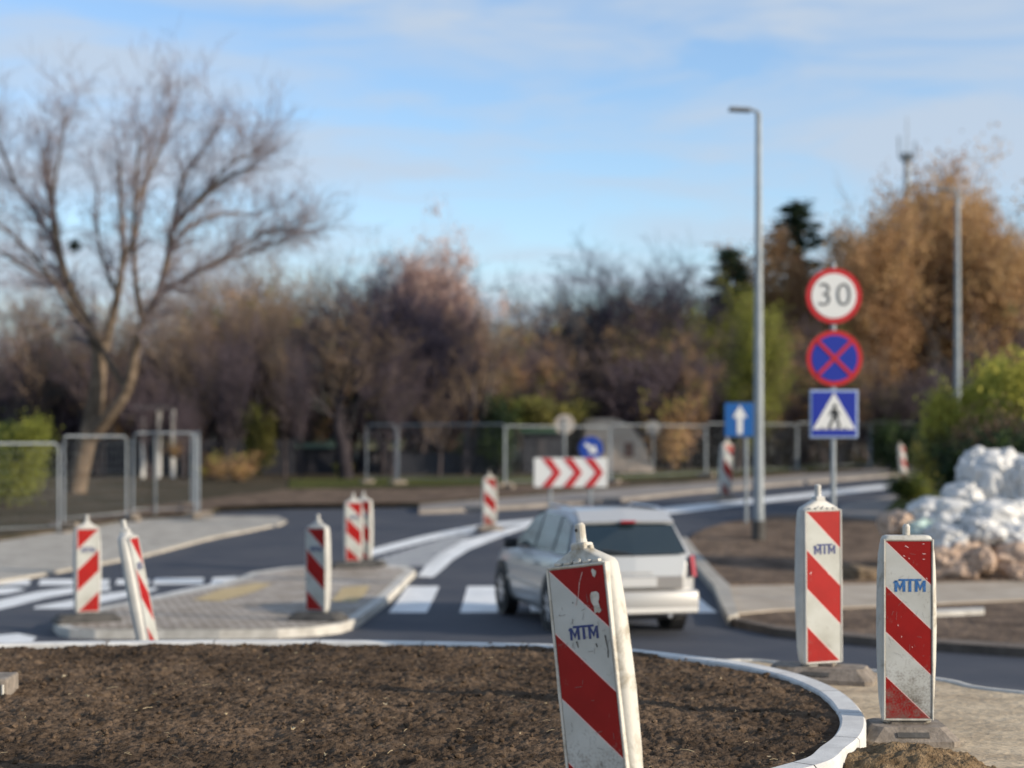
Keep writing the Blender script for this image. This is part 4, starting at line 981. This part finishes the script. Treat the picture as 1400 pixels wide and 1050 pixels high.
# -- prototypes
PD = dict(seg=[6, 5, 4, 3, 2], ch=[10, 7, 5, 2], bare=[1, 0, 0, 0], len=[(.5, .8), (.45, .7), (.45, .7), (.4, .7)], up=[.14, .1, .08, .05, 0], wob=.26, ang=(20, 62), rmin=.011, split=2, tip=3)
protos = []
m_twigd = mat('blue_black_twig', (.035, .034, .055), (.075, .066, .095), rough=.95, scale=1, spec=.1)
PS = dict(PD); PS.update(ch=[9, 6, 4, 1], bare=[2, 0, 0, 0], ang=(15, 50))
PX = dict(PD); PX.update(ch=[13, 8, 6, 3], bare=[1, 0, 0, 0])
for i, (tw, bk) in enumerate(((m_twigp, m_barkd), (m_twigb, m_barkd), (m_twigg, m_barkd), (m_twigp, m_barkd))): protos.append(bare_proto(20+i, 9, tw, 1.0, PS if i < 3 else PD, bk))
PV = dict(seg=[8, 5, 4, 3, 2], ch=[8, 5, 3, 2], bare=[3, 1, 0, 0], len=[(.3, .5), (.45, .7), (.45, .7), (.4, .7)], up=[.12, .14, .1, .05, 0], wob=.16, ang=(20, 55), rmin=.012, split=2, tip=3)
def trunky(seed, tw, bark, n=1):
    rng = random.Random(seed); T = Tubes(); TW = Tubes(); tips = []
    for k in range(n): grow(T, TW, rng, Vector((rng.uniform(-.3, .3), 0, -.1)), Vector((rng.uniform(-.22, .22), rng.uniform(-.2, .2), 1)).normalized(), .27, 8.5, 0, PV, tips)
    return T.mesh('trunk', bark), TW.mesh('crown', tw), tips
m_bdk = mat('wet_black_bark', (.022, .019, .023), (.05, .042, .045), rough=.95, scale=3, spec=.1)
tk = [trunky(71, m_twigb, m_bdk), trunky(72, m_twigp, m_bdk, 2), trunky(73, m_twigb, m_barkd, 2)]
dense = bare_proto(33, 9, m_twigd, 1.4, PX, m_barkd); sparse = bare_proto(35, 10, m_twigb, .7, PS, m_bark)
pink = bare_proto(40, 10, m_twigr, 1.6, PD, m_bark)
l_br = leafmat('russet_leaf', (.27, .16, .085), (.45, .27, .14)); l_or = leafmat('orange_leaf', (.38, .24, .11), (.56, .37, .18)); l_ol = leafmat('olive_leaf', (.12, .12, .045), (.24, .22, .075))
l_ye = leafmat('yellow_leaf', (.24, .22, .06), (.40, .35, .10)); l_gr = leafmat('green_leaf', (.03, .055, .018), (.075, .11, .03)); l_dk = leafmat('dark_green_leaf', (.012, .028, .016), (.03, .05, .026)); l_hy = leafmat('sunlit_yellow_leaf', (.34, .33, .06), (.52, .47, .10)); l_yg = leafmat('yellow_green_leaf', (.17, .19, .035), (.30, .31, .065))  # l_hy: brighter yellow, holds the sunlit look of the hedge top
l_pk = leafmat('pinkish_leaf', (.50, .36, .31), (.66, .49, .42))
rg2 = random.Random(5)
def sub(tips, n): return [rg2.choice(tips) for _ in range(n)]
russet = protos[1][:2]+(leaf_mesh(rg2, sub(protos[1][2], 500), 30000, .4, .16, [l_br, l_or, l_br]),)
orange = protos[0][:2]+(leaf_mesh(rg2, sub(protos[0][2], 500), 30000, .4, .16, [l_or, l_br, l_or]),)
olive = protos[2][:2]+(leaf_mesh(rg2, sub(protos[2][2], 350), 24000, .42, .15, [l_ol, l_yg, l_yg]),)
ochre = protos[3][:2]+(leaf_mesh(rg2, sub(protos[3][2], 120), 7000, .3, .15, [l_br, l_ol, l_or]),)
l_db = leafmat('dull_brown_leaf', (.10, .07, .05), (.2, .14, .095)); l_dp = leafmat('dull_purple_brown_leaf', (.085, .065, .065), (.15, .115, .11))
brown = protos[1][:2]+(leaf_mesh(rg2, sub(protos[1][2], 200), 4500, .45, .16, [l_db, l_dp, l_db, l_ol]),)
pinkl = pink[:2]+(leaf_mesh(rg2, sub(pink[2], 600), 40000, .4, .19, [l_pk]),)
def conifer():
    T = Tubes(); rng = random.Random(9); v = []; f = []
    T.seg(Vector((0, 0, -.1)), Vector((0, 0, 10)), .22, .03, 7)
    for k in range(150):
        z = 1+8.8*k/150; r = (10.2-z)*.30*rng.uniform(.75, 1.1); a = rng.random()*6.28
        d = Vector((math.cos(a), math.sin(a), -.15)); o_ = Vector((0, 0, z)); T.seg(o_, o_+d*r, .03, .012, 3)
        for q in range(42):
            t_ = rng.random()**.7; p = o_+d*r*t_+Vector((rng.gauss(0, .12), rng.gauss(0, .12), rng.gauss(0, .1))); s = .2*rng.uniform(.6, 1.2)
            aa = (d+rvec(rng)*.7).normalized(); b = aa.cross(rvec(rng)).normalized(); i0 = len(v); v += [p-aa*s*.5, p+b*s*.22, p+aa*s*.5, p-b*s*.22]; f.append((i0, i0+1, i0+2, i0+3))
    me = bpy.data.meshes.new('crown'); me.from_pydata([tuple(x) for x in v], [], f); me.update(); me.materials.append(l_dk)
    return T.mesh('trunk', m_barkd), me
con = conifer()
def bush_proto(seed, mats, h=1.6, w_=1.4, n=4500, size=.11):
    rng = random.Random(seed); T = Tubes(); cs = []
    for k in range(34):
        a = rng.random()*6.28; q = Vector((math.cos(a)*rng.uniform(.1, .8)*w_, math.sin(a)*rng.uniform(.1, .7)*w_, h*rng.uniform(.35, 1)))
        T.seg(Vector((0, 0, -.05)), q*.5+Vector((0, 0, .1)), .03, .02, 4); T.seg(q*.5+Vector((0, 0, .1)), q, .02, .008, 4)
        cs += [q, q*.8+rvec(rng)*.2, q*.62]
    me = leaf_mesh(rng, cs, n, .17, size, mats)
    if seed == 6:                       # golden-green top, its sunlight put into the leaf colour; olive lower down
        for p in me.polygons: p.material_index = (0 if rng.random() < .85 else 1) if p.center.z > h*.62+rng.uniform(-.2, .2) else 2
    return T.mesh('stems', m_barkd), me
def bush(name, label, group, px, Y, s, pr_, off=.12, rz=0, scz=None):
    t = thing(name, label, 'bush', at(px, Y, R(Y)+off), rz, group); t.scale = (s, s, scz or s)
    link('stems', pr_[0], None, t); link('foliage', pr_[1], None, t)
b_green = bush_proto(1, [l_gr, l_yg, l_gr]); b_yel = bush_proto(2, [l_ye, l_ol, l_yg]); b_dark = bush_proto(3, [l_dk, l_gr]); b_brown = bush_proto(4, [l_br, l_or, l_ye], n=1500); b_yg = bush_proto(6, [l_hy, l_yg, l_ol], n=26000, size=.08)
b_lime = bush_proto(12, [l_yg, l_gr, l_yg], n=22000, size=.06); b_stem = bush_proto(14, [l_dk, l_dk, l_db], n=3500, size=.08)
b_twig = bare_proto(60, 5, m_twigp, 1.6, PD)
def tree_at(kind, label, group, px, Y, top, wsc=1., rz=None, name='tree'):
    P_ = {'t0': tk[0], 't1': tk[1], 't2': tk[2], 'brown': brown, 'dense': dense, 'sparse': sparse, 'p0': protos[0], 'p1': protos[1], 'p2': protos[2], 'p3': protos[3], 'russet': russet, 'orange': orange, 'olive': olive, 'ochre': ochre, 'pink': pinkl, 'con': con}[kind]
    if kind not in HT:
        zs = sorted(q.co.z for q in P_[1].vertices); HT[kind] = zs[int(len(zs)*(.9985 if kind in ('russet', 'orange', 'olive', 'pink') else .985))]
    hgt = zz(top-(26 if kind in ('russet', 'orange', 'olive') else 0), Y)-R(Y); s = hgt/HT[kind]; ex = P_[2] if kind in ('russet', 'orange', 'olive', 'ochre', 'pink', 'brown') else None
    mtree(name, label, group, at(px, Y, R(Y)+.1), random.random()*6.28 if rz is None else rz, (s*wsc, s*wsc, s), P_[0], P_[1], extra=ex)
HT = {}
G = 'bare dark trees in the thicket across the road'
LB = 'dark bare tree in the dense thicket across the road'
random.seed(21)
# front row, irregular
row = [(-40, 62, 440, 'p0'), (12, 66, 425, 'p2'), (48, 70, 455, 'p0'), (92, 72, 430, 'p1'), (150, 66, 450, 'p0'), (190, 74, 420, 'p1'), (228, 66, 440, 'p0'), (262, 75, 395, 'sparse'), (300, 70, 400, 'p1'), (325, 78, 372, 'sparse'), (365, 70, 398, 'ochre'), (402, 76, 372, 'p1'),
       (432, 72, 365, 'sparse'), (476, 64, 385, 'p2'), (500, 76, 395, 'p0'), (540, 67, 402, 'dense'), (574, 67, 404, 'dense'), (556, 69, 398, 'dense'), (600, 68, 440, 'p0')]
row += [(30, 84, 402, 'sparse'), (215, 84, 380, 'sparse'), (285, 82, 362, 'sparse'), (385, 84, 352, 'sparse'), (450, 86, 362, 'sparse'), (510, 84, 385, 'sparse'), (140, 86, 410, 'sparse'), (345, 72, 395, 'p1'), (455, 74, 388, 'p1'), (525, 70, 400, 'p0'), (655, 78, 430, 'p0')]
row = [q for j, q in enumerate(row) if q[3] in ('dense', 'ochre', 'sparse') or j % 2]
for i, (x, Y, tp, k) in enumerate(row):
    if k == 'dense': tree_at(k, 'dense blue-black bare tree below the pale pinkish one', 'dense dark trees below the pinkish one', x, Y, tp, 1.0)
    elif k == 'ochre': tree_at(k, 'tree with ochre leaves standing highest in the left thicket', None, x, Y, tp, .9)
    elif k == 'sparse': tree_at(k, 'slender brownish bare tree with open crown above the left thicket', 'slender open-crowned trees in the left thicket', x, Y, tp, 1.1)
    else: tree_at(k, LB, G, x, Y, tp+random.uniform(-6, 10), random.uniform(.85, 1.15))
for i in range(26):
    x = -60+i*28+random.uniform(-9, 9); k = ['brown', 'p1', 'ochre', 'brown', 'p0'][i % 5]
    lb_ = {'ochre': 'small tree with a few ochre leaves in the left thicket', 'brown': 'dull brown-leaved tree at the back of the left thicket'}.get(k, LB)
    tree_at(k, lb_, {'ochre': 'trees with sparse ochre leaves in the thicket', 'brown': 'brown-leaved trees at the back of the left thicket'}.get(k, G), x, random.uniform(80, 98), (random.uniform(470, 500) if x < 240 else random.uniform(425, 470)), 1.4)
for i in range(27):
    x = -45+i*26+random.uniform(-10, 10); tree_at(['t0', 't1', 't2'][i % 3], 'tall thin tree with dark bare trunk along the front of the left thicket', 'dark-trunked trees along the front of the left thicket', x, random.uniform(62, 70), random.uniform(395, 450), random.uniform(.8, 1.1))
for i in range(20):
    x = 648+i*17+random.uniform(-6, 6); Y = random.uniform(74, 104); k = ['p2', 'ochre', 'brown', 'p1'][i % 4]
    tp = 462 if x < 760 else 420; tree_at(k, {'ochre': 'small tree with a few ochre leaves in the middle thicket', 'brown': 'dull brown-leaved tree in the middle thicket'}.get(k, 'bare grey tree in the middle thicket behind the chevron board'), 'trees in the middle thicket, '+{'ochre': 'with ochre leaves', 'brown': 'with brown leaves'}.get(k, 'bare'), x, Y, tp+random.uniform(10, 45), 1.2)
tree_at('pink', 'tall pale pinkish tree rising above the dark thicket', None, 580, 71, 300, .62)
tree_at('pink', 'lower pale pinkish tree right of and below the tall one', None, 616, 72, 365, .6)
for x, Y, tp, lab in ((690, 96, 402, 'thin bare grey tree standing highest just right of the pinkish tree'), (722, 98, 388, 'thin bare grey tree in the gap left of the broad dark one'), (905, 80, 366, 'bare tree with ragged top at the right end of the middle thicket'), (945, 92, 425, 'low bare tree between the middle thicket and the dark conifer')):
    tree_at('p2', lab, None, x, Y, tp, .65)
for x, tp, k in ((795, 392, 'p2'), (835, 376, 'dense'), (862, 385, 'dense'), (815, 400, 'p2'), (888, 398, 'p0'), (775, 425, 'p2'), (745, 428, 'p1'), (905, 410, 'dense'), (925, 425, 'p0'), (720, 440, 'p0')):
    tree_at(k, 'dark bare tree in the broad clump behind the cream hut', 'dark trees clumped behind the cream hut', x, 78+random.uniform(-3, 6), tp, 1.)
tree_at('con', 'dark pointed conifer behind the street lamp', None, 996, 84, 350, 1.9)
tree_at('con', 'dark broad conifer top left of the 30 sign', None, 1090, 92, 288, 2.0)
for x, Y, tp, k, lab, ww in ((972, 78, 450, 'olive', 'olive green tree left of the street lamp', .8), (1008, 66, 425, 'olive', 'yellowish green tree right behind the street lamp', .62), (1050, 88, 372, 'russet', 'russet tree right of the street lamp', 1.15), (1105, 90, 362, 'russet', 'russet tree behind the 30 sign', 1.15),
                         (1160, 80, 372, 'russet', 'russet tree just right of the 30 sign', 1.1), (1190, 98, 282, 'p1', 'bare brown tree beside the far mast', .8), (1270, 86, 252, 'orange', 'tallest orange-brown tree at the right', .62), (1218, 82, 308, 'orange', 'orange-brown tree left of the tallest one', .8),
                         (1325, 82, 312, 'orange', 'orange-brown tree right of the tallest one', .8), (1368, 84, 372, 'russet', 'russet tree at the right edge above the hedge', 1.), (1420, 82, 380, 'russet', 'russet tree cut by the right picture edge', .8), (1300, 70, 440, 'p2', 'dark bare tree low behind the far street lamp', .9),
                         (1080, 74, 455, 'ochre', 'ochre tree low between the lamp and the signs', 1), (1215, 72, 450, 'p1', 'thin brown tree right of the signs', 1), (1380, 70, 440, 'ochre', 'thin ochre tree rising over the hedge', .9), (1150, 74, 465, 'ochre', 'thin ochre tree behind the pedestrian sign', 1), (1290, 92, 330, 'russet', 'russet tree filling in behind the tallest orange one', .8), (1240, 92, 350, 'russet', 'russet tree filling in behind the far mast', .9), (1020, 92, 395, 'russet', 'russet tree showing just left of the lamp pole top half', 1), (1130, 86, 400, 'russet', 'low russet tree between the two signs and the orange trees', 1), (1350, 90, 345, 'orange', 'orange tree behind the hedge near the right edge', .8), (1400, 92, 350, 'orange', 'orange tree at the very right edge', .8)): tree_at(k, lab, None, x, Y, tp, ww)
for i in range(15):
    x = 985+i*29+random.uniform(-9, 9); k = ['russet', 'p1', 'olive', 'ochre'][i % 4]
    tree_at(k, {'russet': 'russet tree in the far right wood', 'p1': 'bare brown tree in the far right wood', 'olive': 'olive tree in the far right wood', 'ochre': 'sparse ochre tree in the far right wood'}[k], 'trees of the far right wood, '+k, x, random.uniform(90, 115), random.uniform(440, 480) if x < 1250 else random.uniform(400, 450), 1.4)
for x, Y, tp, k, ww, lab in ((150, 66, 500, 'ochre', .6, 'low ochre-leaved tree just right of the big trunk'), (300, 67, 440, 'ochre', .6, 'ochre-leaved tree in the front of the left thicket above the golden bushes'), (425, 66, 452, 'ochre', .7, 'ochre-leaved tree above the pale green shed roof'), (652, 68, 455, 'ochre', .8, 'ochre-leaved tree just right of the pinkish pair'), (700, 70, 462, 'ochre', .6, 'ochre-leaved tree above the round green bush'), (735, 72, 452, 'ochre', .8, 'ochre-leaved tree above the yellow bush'), (940, 72, 470, 'ochre', .7, 'ochre-leaved tree right of the pale brown bush')):
    tree_at(k, lab, None, x, Y, tp, ww)
# undergrowth: many thin twiggy shrubs
ug = 'twiggy dark shrubs along the foot of the thicket'
random.seed(5)
for i in range(52):
    x = -70+i*28.5+random.uniform(-8, 8); Y = random.uniform(71, 80); pr_ = b_twig
    t = thing('shrub', 'twiggy dark leafless shrub at the foot of the thicket', 'shrub', at(x, Y, R(Y)+.1), random.random()*6, ug); s = random.uniform(.6, 1.0); t.scale = (s*1.2, s*1.2, s)
    link('trunk', pr_[0], None, t); link('crown', pr_[1], None, t)
for i, (x, Y, tp, ww) in enumerate(((140, 62, 470, .5), (205, 60, 500, .6), (272, 62, 470, .5), (312, 61, 455, .5), (388, 62, 445, .5), (412, 61, 470, .5), (470, 60, 400, .8), (535, 61, 480, .6), (600, 63, 500, .7), (250, 60, 540, .7))):
    if x == 470: tree_at('t0', 'biggest dark-trunked tree in front of the two low sheds', None, x, Y, tp, 1.9)
    else: tree_at('p0' if i % 2 else 'p1', 'thin dark sapling standing just behind the fence line, before the thicket', 'thin saplings just behind the fence line', x, Y, tp, ww)
bush('bush', 'green bush with yellow tips at the left edge, behind the fence', None, 0, 43, 1.1, b_lime, scz=1.3); bush('bush', 'low green bush half cut by the left edge', None, -45, 42, 1.3, b_lime, rz=2, scz=1.0)
bush('bush', 'yellow-leaved bush above the pale yellow shed roof', None, 525, 66, .95, b_yel, off=2.2, scz=.7); bush('bush', 'round dark green bush in the middle behind the fence', None, 683, 64, .75, b_dark, scz=1.75)
bush('bush', 'yellow bush right of the round green one', None, 742, 67, 1.5, b_yel, off=1.9, scz=.7); bush('bush', 'low golden bush right of the left fence corner', None, 325, 58, .75, b_brown, scz=.6); bush('bush', 'small golden bush under the big bare tree', None, 238, 60, .4, b_brown, off=.9)
bush('bush', 'low golden bush by the fence next to the shed', None, 290, 60, .6, b_brown, rz=2, scz=.5); bush('bush', 'small yellow bush at the foot of the dark trunk', None, 468, 62, .3, b_yel); bush('bush', 'yellowish bush standing right of the golden ones', None, 352, 63, .55, b_yel, scz=1.5)
bush('bush', 'dim green bush behind the fence left of the thick post', None, 650, 66, .9, b_dark, scz=.9); bush('bush', 'pale brown bush between the round signs', None, 915, 70, 1.2, b_brown, scz=1.8)
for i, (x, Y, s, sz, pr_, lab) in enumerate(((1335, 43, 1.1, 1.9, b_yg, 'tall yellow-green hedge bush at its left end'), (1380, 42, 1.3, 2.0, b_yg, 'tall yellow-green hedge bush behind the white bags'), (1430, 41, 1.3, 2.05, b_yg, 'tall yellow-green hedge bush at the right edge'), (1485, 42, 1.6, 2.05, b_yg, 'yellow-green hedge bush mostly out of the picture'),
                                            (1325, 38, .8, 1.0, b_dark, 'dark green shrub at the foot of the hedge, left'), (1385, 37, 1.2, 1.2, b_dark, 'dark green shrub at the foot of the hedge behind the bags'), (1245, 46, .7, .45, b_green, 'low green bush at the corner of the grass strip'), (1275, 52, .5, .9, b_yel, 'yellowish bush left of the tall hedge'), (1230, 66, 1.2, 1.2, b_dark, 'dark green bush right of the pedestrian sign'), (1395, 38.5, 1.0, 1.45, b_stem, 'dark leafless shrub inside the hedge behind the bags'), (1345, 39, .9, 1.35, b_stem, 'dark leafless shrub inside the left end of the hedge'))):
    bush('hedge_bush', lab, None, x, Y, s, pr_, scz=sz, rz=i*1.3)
rngg = random.Random(8)
# ------------------------------------------------------------------ background buildings
m_dwall = mat('dark_wall', (.018, .02, .03), (.035, .036, .045), rough=.9, scale=2); m_groof = mat('pale_green_roof', (.14, .22, .18), rough=.6); m_yroof = mat('pale_yellow_roof', (.22, .22, .14), rough=.7)
m_cream = mat('cream_wall', (.36, .29, .235), (.50, .42, .35), rough=.9, scale=1); m_rroof = mat('reddish_roof', (.26, .09, .05), rough=.8); m_white = mat('white_render', (.78, .77, .74), rough=.8)
def shed(name, label, px0, px1, ytop, yroof, Y, wall, roof, dep=3.):
    x0, x1 = (px0-700)*Y/F, (px1-700)*Y/F; w2 = (x1-x0)/2; g0 = R(Y)+.05; t = thing(name, label, 'shed', ((x0+x1)/2, Y, g0)); h = zz(yroof, Y)-g0; hr = zz(ytop, Y)-g0
    bm = bmesh.new(); box(bm, -w2, w2, 0, dep, -.1, h, .0); obj('wall', bm, wall, t)
    bm = bmesh.new(); vs = box(bm, -w2-.15, w2+.15, -.25, dep+.2, h+.003, h+.09, 0)
    for q in vs:
        if q.co.y > 1: q.co.z += hr-h
    obj('roof', bm, roof, t)
    bm = bmesh.new(); box(bm, -w2*.3, w2*.1, -.04, -.003, .0, h*.85); d_ = obj('door', bm, mat('shed_door', (.05, .045, .05), rough=.8), t)
    return t
shed('garden_shed', 'dark low shed with pale green roof left of the dark trunk', 396, 462, 600, 612, 65, m_dwall, m_groof)
shed('garden_shed', 'dark low shed with pale yellow roof right of the dark trunk', 490, 545, 597, 614, 65, m_dwall, m_yroof)
shed('garden_shed', 'dark low shed under the yellow bush, left of the cream hut', 715, 772, 575, 592, 66, m_dwall, mat('dark_green', (.02, .07, .04), rough=.7))
t = thing('cream_hut', 'cream hut with sloping roofline behind the blue round sign', 'hut', at(848, 67, R(67)))
sc2 = 67/F; bm = bmesh.new()
hz = lambda py: zz(py, 67)-R(67)
prism(bm, [((800-848)*sc2, -.1), ((895-848)*sc2, -.1), ((893-848)*sc2, hz(640)), ((880-848)*sc2, hz(605)), ((860-848)*sc2, hz(580)), ((840-848)*sc2, hz(572)), ((800-848)*sc2, hz(572))], 0, 3); obj('wall', bm, m_cream, t)
bm = bmesh.new(); box(bm, 6*sc2, 18*sc2, -.04, -.003, hz(625), hz(605)); obj('window', bm, mat('brown_shutter', (.12, .06, .045), rough=.8), t)
t = thing('far_house', 'house with reddish roof hidden behind the left thicket', 'house', at(418, 84, R(84)))
bm = bmesh.new(); box(bm, -1.6, 1.6, 0, 3, 0, 3.2); obj('wall', bm, m_dwall, t)
bm = bmesh.new(); prism(bm, [(-1.9, 3.2), (1.9, 3.2), (.5, 5.2), (-.5, 5.2)], -.4, 3.4); obj('roof', bm, m_rroof, t)
# white garden pavilion behind the big tree: posts and beam
t = thing('pavilion', 'small white garden pavilion with white posts right of the big tree', 'pavilion', at(214, 61, R(61)+.1))
for i, dx in enumerate((-.5, .1, .62)):
    bm = bmesh.new(); box(bm, dx-.06, dx+.06, -.06, .06, 0, 2.55-.25*(i == 0)); obj('post', bm, m_white, t)
bm = bmesh.new(); box(bm, -.8, .3, -.12, 1.6, 2.56, 2.72); obj('roof', bm, mat('grey_roof', (.2, .2, .2), rough=.8), t)
for i, (a, b, lab) in enumerate(((118, 262, 'left stretch of dark board fence behind the big tree'), (262, 400, 'middle stretch of dark board fence behind the golden bushes'), (540, 700, 'right stretch of dark board fence behind the round green bush'))):
    xa, xb = (a-700)*64/F, (b-700)*64/F; t = thing('board_fence', lab, 'fence', (xa, 64.5, R(64.5)+.05)); h = 1.45 if i < 2 else .9
    bm = bmesh.new(); k = 0; x = .0
    while x < xb-xa:
        box(bm, x, x+.18, 0, .03, 0, h+.03*math.sin(x*7)); x += .19
    obj('boards', bm, m_dwall, t)
    bm = bmesh.new(); box(bm, 0, xb-xa, .033, .08, h*.75, h*.82); obj('rail', bm, m_dwall, t)
m_teal = mat('teal_clip', (.05, .3, .38), rough=.5)
slab('grass_verge', [(395, 668), (395, 655), (560, 652), (700, 652), (860, 648), (1060, 638), (1220, 628), (1220, 634), (1060, 645), (860, 656), (700, 662), (560, 664)], .15, m_grass)
